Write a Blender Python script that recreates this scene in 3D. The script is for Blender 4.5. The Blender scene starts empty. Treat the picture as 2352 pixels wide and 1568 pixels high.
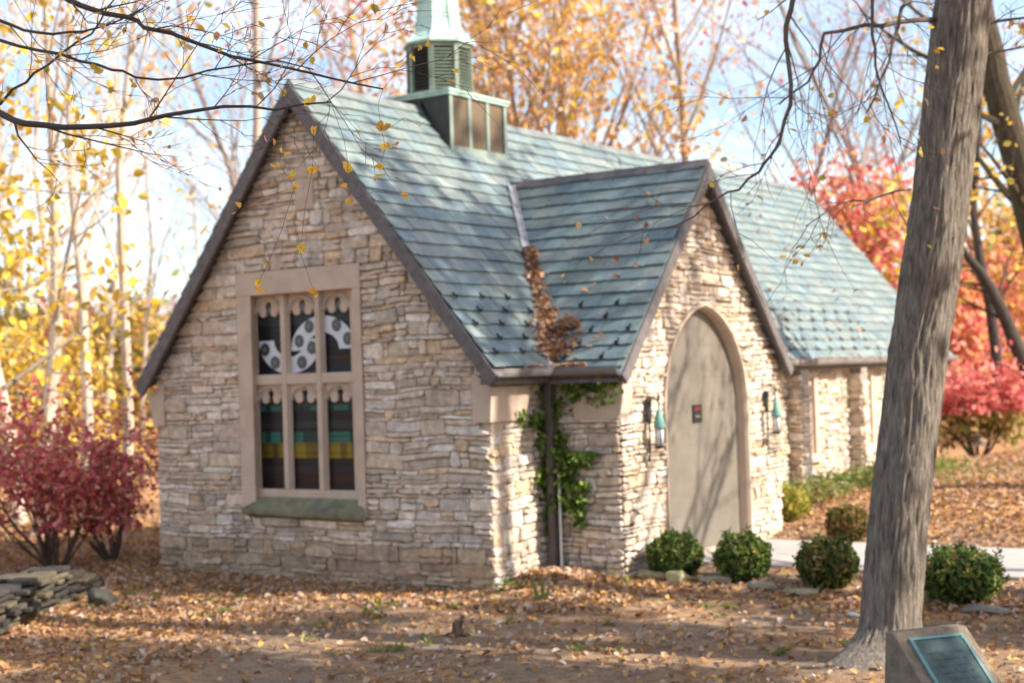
import bpy, bmesh, math, random
import numpy as np
from mathutils import Vector, Matrix, noise
R=math.radians
C=bpy.context.scene.collection
scene=bpy.context.scene
# ------------------------------------------------------------ camera, sky, sun, exposure
CAM=Vector((9.52,-13.55,2.4)); YAW,PITCH,ROLL=R(34.16),R(1.275),R(1.861); FPX=3438.0
_v=Vector((-math.sin(YAW),math.cos(YAW),0)); RT=Vector((math.cos(YAW),math.sin(YAW),0)); UZ=Vector((0,0,1))
FWD=_v*math.cos(PITCH)+UZ*math.sin(PITCH); UPV=UZ*math.cos(PITCH)-_v*math.sin(PITCH)
cam_d=bpy.data.cameras.new('camera'); cam=bpy.data.objects.new('camera',cam_d); C.objects.link(cam)
# rolled clockwise: the camera's own right/up axes
cr,sr=math.cos(ROLL),math.sin(ROLL)
cxr=RT*cr-UPV*(-sr)*-1 if False else (RT*cr - UPV*sr)
cyr=UPV*cr+RT*sr
M=Matrix(((cxr.x,cyr.x,-FWD.x,CAM.x),(cxr.y,cyr.y,-FWD.y,CAM.y),(cxr.z,cyr.z,-FWD.z,CAM.z),(0,0,0,1)))
cam.matrix_world=M
cam_d.sensor_width=36; cam_d.lens=FPX/2352*36; cam_d.clip_end=2000; cam_d.clip_start=0.1
cam_d.dof.use_dof=True; cam_d.dof.focus_distance=7.8; cam_d.dof.aperture_fstop=1.9
scene.camera=cam
SUN_EL,SUN_AZ=R(38),R(13)      # azimuth measured from +X towards +Y
sund=Vector((math.cos(SUN_EL)*math.cos(SUN_AZ),math.cos(SUN_EL)*math.sin(SUN_AZ),math.sin(SUN_EL)))
w=bpy.data.worlds.new('World'); scene.world=w; w.use_nodes=True
wn=w.node_tree; bg=wn.nodes['Background']
sky=wn.nodes.new('ShaderNodeTexSky'); sky.sky_type='NISHITA'; sky.sun_disc=False
sky.sun_elevation=SUN_EL; sky.sun_rotation=math.pi/2-SUN_AZ; sky.air_density=1.0; sky.dust_density=1.2; sky.ozone_density=1.5
# thin white cloud in the sky
tc=wn.nodes.new('ShaderNodeTexCoord'); mp=wn.nodes.new('ShaderNodeMapping'); mp.inputs['Scale'].default_value=(1,1,3.0)
cn=wn.nodes.new('ShaderNodeTexNoise'); cn.inputs['Scale'].default_value=3.0; cn.inputs['Detail'].default_value=5
crp=wn.nodes.new('ShaderNodeValToRGB'); crp.color_ramp.elements[0].position=.42; crp.color_ramp.elements[1].position=.72
crp.color_ramp.elements[0].color=(.02,.02,.02,1); crp.color_ramp.elements[1].color=(.6,.6,.6,1)
mx=wn.nodes.new('ShaderNodeMix'); mx.data_type='RGBA'; mx.inputs[7].default_value=(8.0,8.4,9.0,1)
wn.links.new(tc.outputs['Generated'],mp.inputs[0]); wn.links.new(mp.outputs[0],cn.inputs[0]); wn.links.new(cn.outputs[0],crp.inputs[0])
wn.links.new(crp.outputs[0],mx.inputs[0]); wn.links.new(sky.outputs[0],mx.inputs[6]); wn.links.new(mx.outputs[2],bg.inputs[0])
bg.inputs[1].default_value=0.13
sl=bpy.data.lights.new('sun','SUN'); sl.energy=5.0; sl.angle=R(.53); sl.color=(1,.93,.82)
so=bpy.data.objects.new('sun',sl); C.objects.link(so); so.rotation_euler=sund.to_track_quat('Z','Y').to_euler(); so.location=sund*50
scene.view_settings.view_transform='Standard'; scene.view_settings.look='None'; scene.view_settings.gamma=1; scene.view_settings.exposure=1.06
scene.render.engine='CYCLES'
scene.cycles.max_bounces=6; scene.cycles.transparent_max_bounces=6

# ------------------------------------------------------------ helpers
def at(x,y,d):
    """a point d metres along the view axis through a place measured on the photograph (2352 px wide)"""
    X,Y=x-1176,y-784; u=X*cr-Y*sr; ww=X*sr+Y*cr
    return CAM+(FWD+RT*(u/FPX)-UPV*(ww/FPX))*d
def onz(x,y,z):
    X,Y=x-1176,y-784; u=X*cr-Y*sr; ww=X*sr+Y*cr
    dd=FWD+RT*(u/FPX)-UPV*(ww/FPX); return CAM+dd*((z-CAM.z)/dd.z)
class MB:
    def __init__(s): s.v=[]; s.f=[]; s.c=[]
    def add(s,vs,fs,col=(1,1,1)):
        n=len(s.v); s.v.extend([tuple(p) for p in vs]); s.f.extend([tuple(i+n for i in f) for f in fs]); s.c.extend([col]*len(fs))
    def box(s,a,b,col=(1,1,1)):
        x0,y0,z0=a; x1,y1,z1=b
        s.add([(x0,y0,z0),(x1,y0,z0),(x1,y1,z0),(x0,y1,z0),(x0,y0,z1),(x1,y0,z1),(x1,y1,z1),(x0,y1,z1)],
              [(3,2,1,0),(4,5,6,7),(0,1,5,4),(1,2,6,5),(2,3,7,6),(3,0,4,7)],col)
    def obox(s,o,ax,ay,az,col=(1,1,1)):
        o=Vector(o);ax=Vector(ax);ay=Vector(ay);az=Vector(az)
        s.add([o,o+ax,o+ax+ay,o+ay,o+az,o+ax+az,o+ax+ay+az,o+ay+az],[(3,2,1,0),(4,5,6,7),(0,1,5,4),(1,2,6,5),(2,3,7,6),(3,0,4,7)],col)
    def prism(s,poly,d,col=(1,1,1)):
        """poly: list of 3D points, d: extrusion vector"""
        n=len(poly); d=Vector(d); p=[Vector(q) for q in poly]
        s.add(p+[q+d for q in p],[tuple(range(n-1,-1,-1)),tuple(range(n,2*n))]+[(i,(i+1)%n,n+(i+1)%n,n+i) for i in range(n)],col)
    def tube(s,pts,rad,n=6,col=(1,1,1),cap=True):
        pts=[Vector(p) for p in pts]; m=len(pts)
        if not hasattr(rad,'__len__'): rad=[rad]*m
        ref=None; vs=[]
        for i,p in enumerate(pts):
            t=(pts[min(i+1,m-1)]-pts[max(i-1,0)])
            if t.length<1e-9: t=Vector((0,0,1))
            t.normalize()
            if ref is None: ref=t.orthogonal().normalized()
            a=(ref-t*ref.dot(t)); a=a.normalized() if a.length>1e-6 else t.orthogonal().normalized()
            ref=a; b=t.cross(a)
            for k in range(n):
                g=2*math.pi*k/n; vs.append(p+(a*math.cos(g)+b*math.sin(g))*rad[i])
        fs=[(i*n+k,i*n+(k+1)%n,(i+1)*n+(k+1)%n,(i+1)*n+k) for i in range(m-1) for k in range(n)]
        if cap: fs+= [tuple(range(n-1,-1,-1)),tuple(range((m-1)*n,m*n))]
        s.add(vs,fs,col)
    def lathe(s,o,prof,n=24,col=(1,1,1),ang0=0):
        o=Vector(o); vs=[]
        for r,z in prof:
            for k in range(n):
                g=ang0+2*math.pi*k/n; vs.append(o+Vector((r*math.cos(g),r*math.sin(g),z)))
        m=len(prof); fs=[(i*n+k,i*n+(k+1)%n,(i+1)*n+(k+1)%n,(i+1)*n+k) for i in range(m-1) for k in range(n)]
        fs+=[tuple(range(n-1,-1,-1)),tuple(range((m-1)*n,m*n))]; s.add(vs,fs,col)
    def mesh(s,name,m,smooth=False):
        me=bpy.data.meshes.new(name); me.from_pydata(s.v,[],s.f); me.materials.append(m)
        ca=me.color_attributes.new('Col','FLOAT_COLOR','CORNER')
        cnt=[len(f) for f in s.f]
        arr=np.repeat(np.array([(c[0],c[1],c[2],1.0) for c in s.c],dtype=np.float32),cnt,axis=0)
        ca.data.foreach_set('color',arr.ravel())
        if smooth: me.polygons.foreach_set('use_smooth',[True]*len(s.f))
        me.update(); return me
    def build(s,name,m,parent=None,smooth=False,bevel=0):
        me=s.mesh(name,m,smooth); o=bpy.data.objects.new(name,me); C.objects.link(o)
        if parent: link(o,parent)
        if bevel:
            b=o.modifiers.new('bevel','BEVEL'); b.width=bevel; b.segments=2; b.limit_method='ANGLE'; b.angle_limit=R(40)
        return o
def link(o,parent):
    o.parent=parent; o.matrix_parent_inverse=Matrix.Translation(-world_of(parent))
def world_of(o):
    p=Vector(o.location)
    return p
def tag(o,label=None,cat=None,group=None,kind=None):
    if label: o['label']=label
    if cat: o['category']=cat
    if group: o['group']=group
    if kind: o['kind']=kind
    return o
def thing(name,label,cat,loc=(0,0,0),group=None):
    o=bpy.data.objects.new(name,None); C.objects.link(o); o.location=loc; o.empty_display_size=.2
    return tag(o,label,cat,group)
def quadmesh(name,m,V,F,cols,parent=None):
    """fast: V (n,3), F (k,4) ints, cols (k,3)"""
    me=bpy.data.meshes.new(name); nv=len(V); nf=len(F); q=F.shape[1]
    me.vertices.add(nv); me.vertices.foreach_set('co',V.astype(np.float32).ravel())
    me.loops.add(nf*q); me.loops.foreach_set('vertex_index',F.astype(np.int32).ravel())
    me.polygons.add(nf); me.polygons.foreach_set('loop_start',np.arange(0,nf*q,q,dtype=np.int32))
    me.update(calc_edges=True); me.materials.append(m)
    ca=me.color_attributes.new('Col','FLOAT_COLOR','CORNER')
    c=np.ones((nf*q,4),dtype=np.float32); c[:,:3]=np.repeat(cols,q,axis=0); ca.data.foreach_set('color',c.ravel())
    o=bpy.data.objects.new(name,me); C.objects.link(o)
    if parent: link(o,parent)
    return o
# ------------------------------------------------------------ materials
def newmat(name):
    m=bpy.data.materials.new(name); m.use_nodes=True; nt=m.node_tree; b=nt.nodes['Principled BSDF']
    return m,nt,b
def nd(nt,t,**k):
    n=nt.nodes.new(t)
    for a,v in k.items():
        if a in ('inp',):
            for i,x in v.items(): n.inputs[i].default_value=x
        else: setattr(n,a,v)
    return n
def coln(nt,col=None,attr=True):
    if attr:
        a=nd(nt,'ShaderNodeVertexColor',layer_name='Col'); return a.outputs[0]
    r=nd(nt,'ShaderNodeRGB'); r.outputs[0].default_value=(*col,1); return r.outputs[0]
def surf(name,col=None,rough=.8,nscale=6,namt=.25,bump=.2,bscale=40,bdist=.01,stretch=(1,1,1),spec=.3,metal=0,dark=None,dscale=1.5,dpos=(.55,.7),damt=.6,coord='Object'):
    """colour (attribute or constant) x noise, optional dark stain patches, bump"""
    m,nt,b=newmat(name); L=nt.links
    tcn=nd(nt,'ShaderNodeTexCoord'); mpn=nd(nt,'ShaderNodeMapping'); mpn.inputs['Scale'].default_value=stretch
    L.new(tcn.outputs[coord],mpn.inputs[0])
    n1=nd(nt,'ShaderNodeTexNoise',inp={'Scale':nscale,'Detail':6,'Roughness':.65}); L.new(mpn.outputs[0],n1.inputs[0])
    mr=nd(nt,'ShaderNodeMapRange',inp={'From Min':.3,'From Max':.7,'To Min':1-namt,'To Max':1+namt}); L.new(n1.outputs[0],mr.inputs[0])
    mu=nd(nt,'ShaderNodeVectorMath',operation='SCALE'); L.new(coln(nt,col,col is None),mu.inputs[0]); L.new(mr.outputs[0],mu.inputs['Scale'])
    out=mu.outputs[0]
    if dark:
        n3=nd(nt,'ShaderNodeTexNoise',inp={'Scale':dscale,'Detail':7,'Roughness':.7}); L.new(mpn.outputs[0],n3.inputs[0])
        m3=nd(nt,'ShaderNodeMapRange',inp={'From Min':dpos[0],'From Max':dpos[1],'To Min':0,'To Max':damt}); L.new(n3.outputs[0],m3.inputs[0])
        mm=nd(nt,'ShaderNodeMix',data_type='RGBA'); mm.inputs[7].default_value=(*dark,1)
        L.new(m3.outputs[0],mm.inputs[0]); L.new(out,mm.inputs[6]); out=mm.outputs[2]
    L.new(out,b.inputs['Base Color'])
    if bump:
        n2=nd(nt,'ShaderNodeTexNoise',inp={'Scale':bscale,'Detail':8,'Roughness':.7}); L.new(mpn.outputs[0],n2.inputs[0])
        bp=nd(nt,'ShaderNodeBump',inp={'Strength':bump,'Distance':bdist}); L.new(n2.outputs[0],bp.inputs['Height']); L.new(bp.outputs[0],b.inputs['Normal'])
    b.inputs['Roughness'].default_value=rough; b.inputs['Specular IOR Level'].default_value=spec; b.inputs['Metallic'].default_value=metal
    return m
def leafmat(name,trans=.45,rough=.6):
    m,nt,b=newmat(name); L=nt.links; out=nt.nodes['Material Output']
    c=coln(nt); b.inputs['Roughness'].default_value=rough; b.inputs['Specular IOR Level'].default_value=.25; L.new(c,b.inputs['Base Color'])
    t=nd(nt,'ShaderNodeBsdfTranslucent'); L.new(c,t.inputs[0]); ms=nd(nt,'ShaderNodeMixShader'); ms.inputs[0].default_value=trans
    L.new(b.outputs[0],ms.inputs[1]); L.new(t.outputs[0],ms.inputs[2]); L.new(ms.outputs[0],out.inputs[0]); return m
M_STONE=surf('rubble_stone',None,.9,9,.34,.9,26,.03,dark=(.12,.10,.075),dscale=1.9,dpos=(.54,.70),damt=.62)
M_MORTAR=surf('mortar',(.46,.36,.265),.95,8,.3,.5,50,.01)
M_LIME=surf('limestone',(.49,.375,.285),.85,3,.14,.3,60,.004,dark=(.20,.16,.12),dscale=3,dpos=(.6,.8),damt=.35)
M_SILL=surf('mossy_sill_stone',(.185,.17,.105),.9,6,.35,.5,40,.01,dark=(.10,.10,.06),dscale=5,damt=.6)
M_SLATE=surf('slate',None,.55,7,.22,.35,22,.006,spec=.35,dark=(.17,.15,.10),dscale=1.1,dpos=(.60,.8),damt=.35)
M_TRIM=surf('weathered_bargeboard',(.13,.112,.108),.75,9,.3,.3,50,.004,stretch=(1,1,1))
M_GUT=surf('gutter_metal',(.17,.15,.14),.42,8,.25,.1,50,.003,spec=.5)
M_FLASH=surf('lead_flashing',(.42,.42,.43),.4,9,.3,.2,20,.004,metal=.5,dark=(.2,.13,.09),dscale=5,damt=.6)
M_COPPER=surf('green_copper',(.42,.56,.48),.65,4,.22,.2,25,.004,dark=(.13,.17,.12),dscale=3,dpos=(.52,.75),damt=.6,stretch=(1,1,.35))
M_COPPERD=surf('shaded_dark_copper',(.045,.043,.035),.6,5,.3,.2,25,.004,dark=(.10,.18,.14),dscale=4,dpos=(.56,.75),damt=.5,stretch=(1,1,.4))  # dark patina, with shade of the cupola's sunless faces put into the colour
M_BRONZE=surf('brown_copper_panel',(.125,.085,.048),.55,3,.3,.15,25,.004,dark=(.06,.05,.035),dscale=4,dpos=(.5,.75),damt=.5,stretch=(1,1,.3))
M_DARK=surf('dark_louvre',(.035,.032,.03),.8,8,.3,.1)
M_DOOR=surf('door_panel',(.158,.134,.105),.7,1.2,.2,.2,70,.002,dark=(.085,.065,.045),dscale=1.3,dpos=(.48,.7),damt=.5)
M_JOINT=surf('door_joint',(.16,.125,.09),.8,8,.1,0)
M_IRON=surf('black_iron',(.025,.027,.025),.5,20,.2,.1)
M_PATH=surf('concrete_path',(.36,.33,.30),.85,2.5,.12,.3,60,.004,dark=(.22,.16,.12),dscale=4,dpos=(.6,.8),damt=.5)
M_BARK=surf('grey_bark',None,.95,5,.55,.9,11,.03,stretch=(7,7,1),dark=(.035,.03,.025),dscale=3.5,dpos=(.5,.68),damt=.55)
M_TWIG=surf('twig_bark',None,.9,3,.25,0)
M_ROCK=surf('field_stone',None,.9,7,.3,.6,25,.02,dark=(.09,.09,.05),dscale=4,damt=.5)
M_LEAF=leafmat('tree_leaf'); M_DRY=leafmat('dry_leaf',.2,.75)
M_GLASSLIT=surf('frosted_lamp_glass',(.62,.60,.60),.25,20,.1,0,spec=.5)
M_BLACK=surf('matt_black',(.012,.012,.012),.4,20,.1,0)
M_RED=surf('red_print',(.22,.02,.015),.5,20,.1,0)
M_PALE=surf('pale_print',(.20,.18,.15),.5,20,.1,0)
M_WHITE=surf('white_painted_pipe',(.62,.60,.57),.6,10,.15,.1)
M_PLAQ=surf('verdigris_plaque',(.055,.095,.088),.34,3.5,.55,.5,55,.006,spec=.6,metal=.35)
M_PLAQF=surf('verdigris_rim',(.13,.25,.25),.55,6,.25,.2,40,.003)
M_AGG=surf('pebble_concrete',(.27,.205,.145),.9,9,.3,1.0,32,.03,dark=(.10,.085,.04),dscale=2.5,dpos=(.5,.75),damt=.6)
M_ASPH=surf('asphalt',(.085,.085,.09),.9,5,.2,.2)
M_WHITEGLASS=surf('opal_glass',(.50,.50,.54),.2,6,.08,0,spec=.5)
M_RONDEL=surf('rondel_glass',(.03,.035,.035),.15,9,.3,0,spec=.5)
M_STAIN=surf('stained_glass',None,.3,30,.15,.15,30,.002,spec=.2)

def ground_z(x,y):
    s=lambda t:(0 if t<0 else 1 if t>1 else t*t*(3-2*t))
    z=-.07
    z+=.17*s((y-.2)/1.6)*s((x+.3)/1.0)            # up to the walk beside the porch
    z+=.38*s((y-4.6)/3.2)*s((x+1.5)/1.5)
    z+=.05*s((-x-4)/2)
    z+=.30*s((x-1)/6)*s((y-9)/12)
    z+=.03*noise.noise(Vector((x*.35,y*.35,0)))+.012*noise.noise(Vector((x*1.7,y*1.7,3)))
    if y>30: z+= -.6*s((y-30)/40)*s((-x-5)/20)
    return z
# ------------------------------------------------------------ ground
def make_ground():
    xs=np.unique(np.concatenate([np.linspace(-420,-30,26),np.linspace(-30,-9,22),np.linspace(-9,14,116),np.linspace(14,40,20),np.linspace(40,420,20)]))
    ys=np.unique(np.concatenate([np.linspace(-60,-16,12),np.linspace(-16,12,136),np.linspace(12,40,30),np.linspace(40,480,30)]))
    V=np.array([(x,y,ground_z(x,y)) for y in ys for x in xs]); nx=len(xs)
    F=np.array([(j*nx+i,j*nx+i+1,(j+1)*nx+i+1,(j+1)*nx+i) for j in range(len(ys)-1) for i in range(nx-1)])
    m,nt,b=newmat('leafy_soil'); L=nt.links
    t=nd(nt,'ShaderNodeTexCoord')
    n1=nd(nt,'ShaderNodeTexNoise',inp={'Scale':.7,'Detail':6,'Roughness':.6}); L.new(t.outputs['Object'],n1.inputs[0])
    n2=nd(nt,'ShaderNodeTexNoise',inp={'Scale':38,'Detail':4,'Roughness':.8}); L.new(t.outputs['Object'],n2.inputs[0])
    vo=nd(nt,'ShaderNodeTexVoronoi',inp={'Scale':55,'Randomness':1}); L.new(t.outputs['Object'],vo.inputs['Vector'])
    rp=nd(nt,'ShaderNodeValToRGB'); e=rp.color_ramp.elements; e[0].position=.25; e[0].color=(.085,.058,.038,1); e[1].position=.8; e[1].color=(.40,.29,.20,1)
    x=rp.color_ramp.elements.new(.5); x.color=(.205,.145,.098,1); L.new(n2.outputs[0],rp.inputs[0])
    mm=nd(nt,'ShaderNodeMix',data_type='RGBA',blend_type='MULTIPLY'); mm.inputs[0].default_value=.5
    hs=nd(nt,'ShaderNodeHueSaturation',inp={'Saturation':.25,'Value':1.7}); L.new(vo.outputs['Color'],hs.inputs['Color'])
    L.new(rp.outputs[0],mm.inputs[6]); L.new(hs.outputs[0],mm.inputs[7])
    # leaf-mould tint, an attribute says where the carpet is thick
    v2=nd(nt,'ShaderNodeTexVoronoi',inp={'Scale':14,'Randomness':1}); L.new(t.outputs['Object'],v2.inputs['Vector'])
    r2=nd(nt,'ShaderNodeValToRGB'); r2.color_ramp.elements[0].color=(.20,.085,.03,1); r2.color_ramp.elements[1].color=(.60,.33,.15,1)
    sx=nd(nt,'ShaderNodeSeparateColor'); L.new(v2.outputs['Color'],sx.inputs[0]); L.new(sx.outputs[0],r2.inputs[0])
    ca=nd(nt,'ShaderNodeVertexColor',layer_name='Col'); sc=nd(nt,'ShaderNodeSeparateColor'); L.new(ca.outputs[0],sc.inputs[0])
    ad=nd(nt,'ShaderNodeMath',operation='ADD'); L.new(sc.outputs[0],ad.inputs[0])
    m1=nd(nt,'ShaderNodeMapRange',inp={'From Min':.35,'From Max':.65,'To Min':-.35,'To Max':.35}); L.new(n1.outputs[0],m1.inputs[0]); L.new(m1.outputs[0],ad.inputs[1]); ad.use_clamp=True
    m2=nd(nt,'ShaderNodeMix',data_type='RGBA'); L.new(ad.outputs[0],m2.inputs[0]); L.new(mm.outputs[2],m2.inputs[6]); L.new(r2.outputs[0],m2.inputs[7])
    # grass patches
    g=nd(nt,'ShaderNodeMix',data_type='RGBA'); g.inputs[7].default_value=(.10,.17,.04,1); L.new(sc.outputs[1],g.inputs[0]); L.new(m2.outputs[2],g.inputs[6])
    L.new(g.outputs[2],b.inputs['Base Color']); b.inputs['Roughness'].default_value=.95; b.inputs['Specular IOR Level'].default_value=.15
    bp=nd(nt,'ShaderNodeBump',inp={'Strength':.9,'Distance':.02}); L.new(n2.outputs[0],bp.inputs['Height']); L.new(bp.outputs[0],b.inputs['Normal'])
    cen=V[F].mean(1); X,Y=cen[:,0],cen[:,1]
    lf=np.clip(leaf_density(X,Y),0,1)
    gr=np.exp(-(((X-1.6)/.6)**2+((Y-12)/2.2)**2))*.9
    o=quadmesh('ground',m,V,F,np.stack([lf,gr,lf*0],1)); o.data.polygons.foreach_set('use_smooth',[True]*len(F))
    o['kind']='structure'; return o
def leaf_density(X,Y):
    """0..1: how thick the leaf carpet lies"""
    near=np.exp(-np.maximum(0,-Y)/.45)*(X>-5.4)*(X<.5)*.8           # drift along the gable
    near=np.maximum(near,np.exp(-((X-.6)**2/.9+(Y-.35)**2/.7))*1.2)
    left=1/(1+np.exp((X+2.0+.35*(Y+1))/.8))                        # left of the picture
    leftfar=(X<-5.2)*1.0
    right=1/(1+np.exp(-(Y-5.2)*2))*(X>-1)*1.0
    edge=np.exp(-((Y-1.0)/.55)**2)*(X>1)*.75
    base=.22+0*X
    d=np.maximum.reduce([near,left*1.0,leftfar,right,edge,base])
    return d
make_ground()
def sheet(name,pts,m,z,kind='structure',th=.0):
    mb=MB(); mb.add([(p[0],p[1],z) for p in pts],[tuple(range(len(pts)))]); o=mb.build(name,m); o['kind']=kind; return o
mb=MB(); mb.box((1.05,2.25,-.2),(30,4.62,.14)); pth=mb.build('path',M_PATH,bevel=.015); pth['kind']='structure'
mb=MB(); mb.prism([(0,34,.55),(5,26,.55),(30,28,.55),(30,36,.55),(6,38,.55)],(0,0,.03)); o=mb.build('road',M_ASPH); o['kind']='structure'

# ------------------------------------------------------------ rubble walls
PAL=[(.66,.535,.42),(.62,.485,.36),(.72,.61,.50),(.59,.46,.345),(.66,.48,.31),(.52,.425,.335),(.70,.565,.445),(.63,.535,.445),(.73,.64,.55),(.66,.53,.39)]
def rubble(mb,o,u,n,v0,v1,limits,seed,hmin=.06,hmax=.145,pal=PAL,lmin=.14,lmax=.46,bulge=.03):
    """o origin, u unit along, n outward normal; limits(v)->[(a,b),...]"""
    rng=random.Random(seed); o=Vector(o);u=Vector(u);n=Vector(n)
    def P(a,b,d):
        wv=.010*math.sin(a*2.3+seed)+.006*math.sin(a*5.1+b*1.7+seed*2)+.020*noise.noise(Vector((a*1.6,b*2.0,seed)))
        return o+u*a+UZ*(b+wv*min(1,max(0,(b-v0)*4))*min(1,max(0,(v1-b)*4)))+n*d
    def stone(bl,br,tr,tl,vb,vt):
        j=.006+rng.random()*.006; h=vt-vb
        if h<.015 or (br-bl+tr-tl)/2<.03: return
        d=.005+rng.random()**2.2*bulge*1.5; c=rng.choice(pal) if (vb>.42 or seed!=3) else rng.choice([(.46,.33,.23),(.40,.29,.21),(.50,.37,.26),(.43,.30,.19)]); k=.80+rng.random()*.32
        col=(c[0]*k,c[1]*k,c[2]*k)
        j*=.7; bl+=j;tl+=j;br-=j;tr-=j; b=vb+j; t=vt-j
        q=min(.022,h*.25,(br-bl)*.2)
        jt=lambda s:rng.uniform(-s,s)*1.6
        ol=[]
        n_mid=2 if br-bl>.2 else 1
        ol.append((bl+q+jt(q*.5),b+jt(.004)))
        for i in range(n_mid): f=(i+1)/(n_mid+1); ol.append((bl+(br-bl)*f,b+jt(.007)))
        ol.append((br-q+jt(q*.5),b+jt(.004))); ol.append((br+jt(.005),b+q))
        ol.append((tr+jt(.006),t-q)); ol.append((tr-q+jt(q*.5),t+jt(.004)))
        for i in range(n_mid): f=(i+1)/(n_mid+1); ol.append((tr+(tl-tr)*f,t+jt(.009)))
        ol.append((tl+q,t+jt(.004))); ol.append((tl+jt(.005),t-q)); ol.append((bl+jt(.006),b+q))
        m=len(ol); cx=sum(p[0] for p in ol)/m; cy=sum(p[1] for p in ol)/m
        tx=jt(.25); ty=jt(.18)
        vs=[P(a,bb,-.02) for a,bb in ol]
        vs+=[P(a,bb,d*.55) for a,bb in ol]
        for a,bb in ol:
            a2=cx+(a-cx)*(1-.10) ; b2=cy+(bb-cy)*.78
            vs.append(P(a2,b2,d+(a2-cx)*tx*.10+(b2-cy)*ty*.3+jt(.004)))
        vs.append(P(cx+jt(.02),cy,d+jt(.006)))
        fs=[(i,(i+1)%m,m+(i+1)%m,m+i) for i in range(m)]+[(m+i,m+(i+1)%m,2*m+(i+1)%m,2*m+i) for i in range(m)]+[(2*m+i,2*m+(i+1)%m,3*m) for i in range(m)]
        mb.add(vs,fs,col)
    v=v0
    while v<v1-.02:
        h=rng.choice((hmin*.8,hmin,hmin*1.3,(hmin+hmax)/2,hmax,hmax*1.25)); vt=min(v+h,v1)
        if v1-vt<.04: vt=v1
        A=limits(v+.001); B=limits(vt-.001)
        if len(A)!=len(B): A=B=limits((v+vt)/2)
        for (a0,b0),(a1,b1) in zip(A,B):
            lo=max(a0,a1)
            cuts=[]; x=max(a0,a1); end=min(b0,b1)
            while True:
                x+=rng.uniform(lmin,lmax)*rng.choice((.45,.8,1,1,1.35))
                if x>end-.1: break
                cuts.append(x)
            L=[(a0,a1)]+[(c+rng.uniform(-.012,.012),c+rng.uniform(-.012,.012)) for c in cuts]+[(b0,b1)]
            for (p0,p1),(q0,q1) in zip(L[:-1],L[1:]):
                if vt-v>.085 and rng.random()<.5:
                    f=rng.uniform(.35,.65); vm=v+(vt-v)*f; pm=p0+(p1-p0)*f; qm=q0+(q1-q0)*f
                    stone(p0,q0,qm,pm,v,vm); stone(pm,qm,q1,p1,vm,vt)
                else: stone(p0,q0,q1,p1,v,vt)
        v=vt
W=5.30; XR=-W/2; HR=5.99; KM=1.225; KL=1.285     # ridge and slope of the nave
NL=15.28; NW=NL-.45
chapel=thing('chapel','small gabled stone chapel with green slate roofs, arched porch and copper cupola','building',(XR,7,0))
# --- front gable
def gl(v):
    top=HR-.10-v; half=min(W/2,max(0,top/KM)); hl=min(W/2,max(0,top/KL))
    a,b=XR-hl+W,XR+half+W     # u measured from x=-W
    if v<.79: return [(a,b)]
    if v<3.77: 
        L,Rr=W-3.79,W-1.79
        r=[]
        if L-a>.05: r.append((a,L))
        if b-Rr>.05: r.append((Rr,b))
        return r
    return [(a,b)]
def gl2(v):
    r=gl(v)
    if 1.87<v<2.3: r=[(max(a,.17) if i==0 else a, min(b,W-.21) if i==len(r)-1 else b) for i,(a,b) in enumerate(r)]
    if v<.05:  # vent opening
        a,b=r[0]; r=[(a,W-.97),(W-.62,b)]
    return r
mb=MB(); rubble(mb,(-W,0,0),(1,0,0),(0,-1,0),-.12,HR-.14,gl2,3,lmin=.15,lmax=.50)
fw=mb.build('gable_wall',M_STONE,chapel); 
mb=MB()   # backing of the gable with the window left open
y0,y1=.02,.25
mb.box((-W,y0,-.3),(-3.74,y1,2.25)); mb.box((-1.84,y0,-.3),(0,y1,2.25)); mb.box((-3.74,y0,-.3),(-1.84,y1,.82))
def xl(z): return XR-(HR-.12-z)/KL
def xr_(z): return XR+(HR-.12-z)/KM
mb.prism([(-W,y0,2.25),(-3.74,y0,2.25),(-3.74,y0,3.6),(xl(3.6),y0,3.6)],(0,y1-y0,0))
mb.prism([(-1.84,y0,2.25),(0,y0,2.25),(xr_(3.6),y0,3.6),(-1.84,y0,3.6)],(0,y1-y0,0))
mb.prism([(xl(3.6),y0,3.6),(xr_(3.6),y0,3.6),(XR,y0,HR-.12)],(0,y1-y0,0))
# side walls and back, mortar coloured core
mb.box((-W+.02,y1,-.3),(-W+.3,NW,2.5)); mb.box((-.3,y1,-.3),(-.02,NW,2.5)); mb.box((-W+.3,NW-.3,-.3),(-.3,NW,2.5))
mb.box((-.02,1.14,-.3),(.99,1.4,2.35)); mb.box((-.02,5.14,-.3),(.99,5.38,2.35))
mb.build('wall_core',M_MORTAR,chapel)
# small cross stone high in the gable
mb=MB(); mb.box((-2.75,-.035,4.47),(-2.47,.03,5.0)); mb.build('gable_block',M_LIME,chapel,bevel=.01)
# kneeler stones at the eaves
mb=MB()
mb.prism([(-.21,-.045,1.88),(.035,-.045,1.88),(.05,-.045,2.1),(.06,-.045,2.27),(-.16,-.045,2.42),(-.21,-.045,2.42)],(0,.77,0)); mb.build('kneeler_stone',M_LIME,chapel,bevel=.01)
mb=MB()
mb.prism([(-5.13,-.045,1.88),(-5.13,-.045,2.42),(-5.18,-.045,2.42),(-5.43,-.045,2.27),(-5.38,-.045,2.1),(-5.33,-.045,1.88)],(0,.7,0)); mb.build('kneeler_stone',M_LIME,chapel,bevel=.01)
mb=MB()
mb.prism([(.42,1.06,1.86),(.42,1.06,2.2),(1.09,1.06,2.3),(1.085,1.06,2.1),(1.05,1.06,1.93),(1.0,1.06,1.86)],(0,.22,0)); mb.build('kneeler_stone',M_LIME,chapel,bevel=.012)
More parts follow.
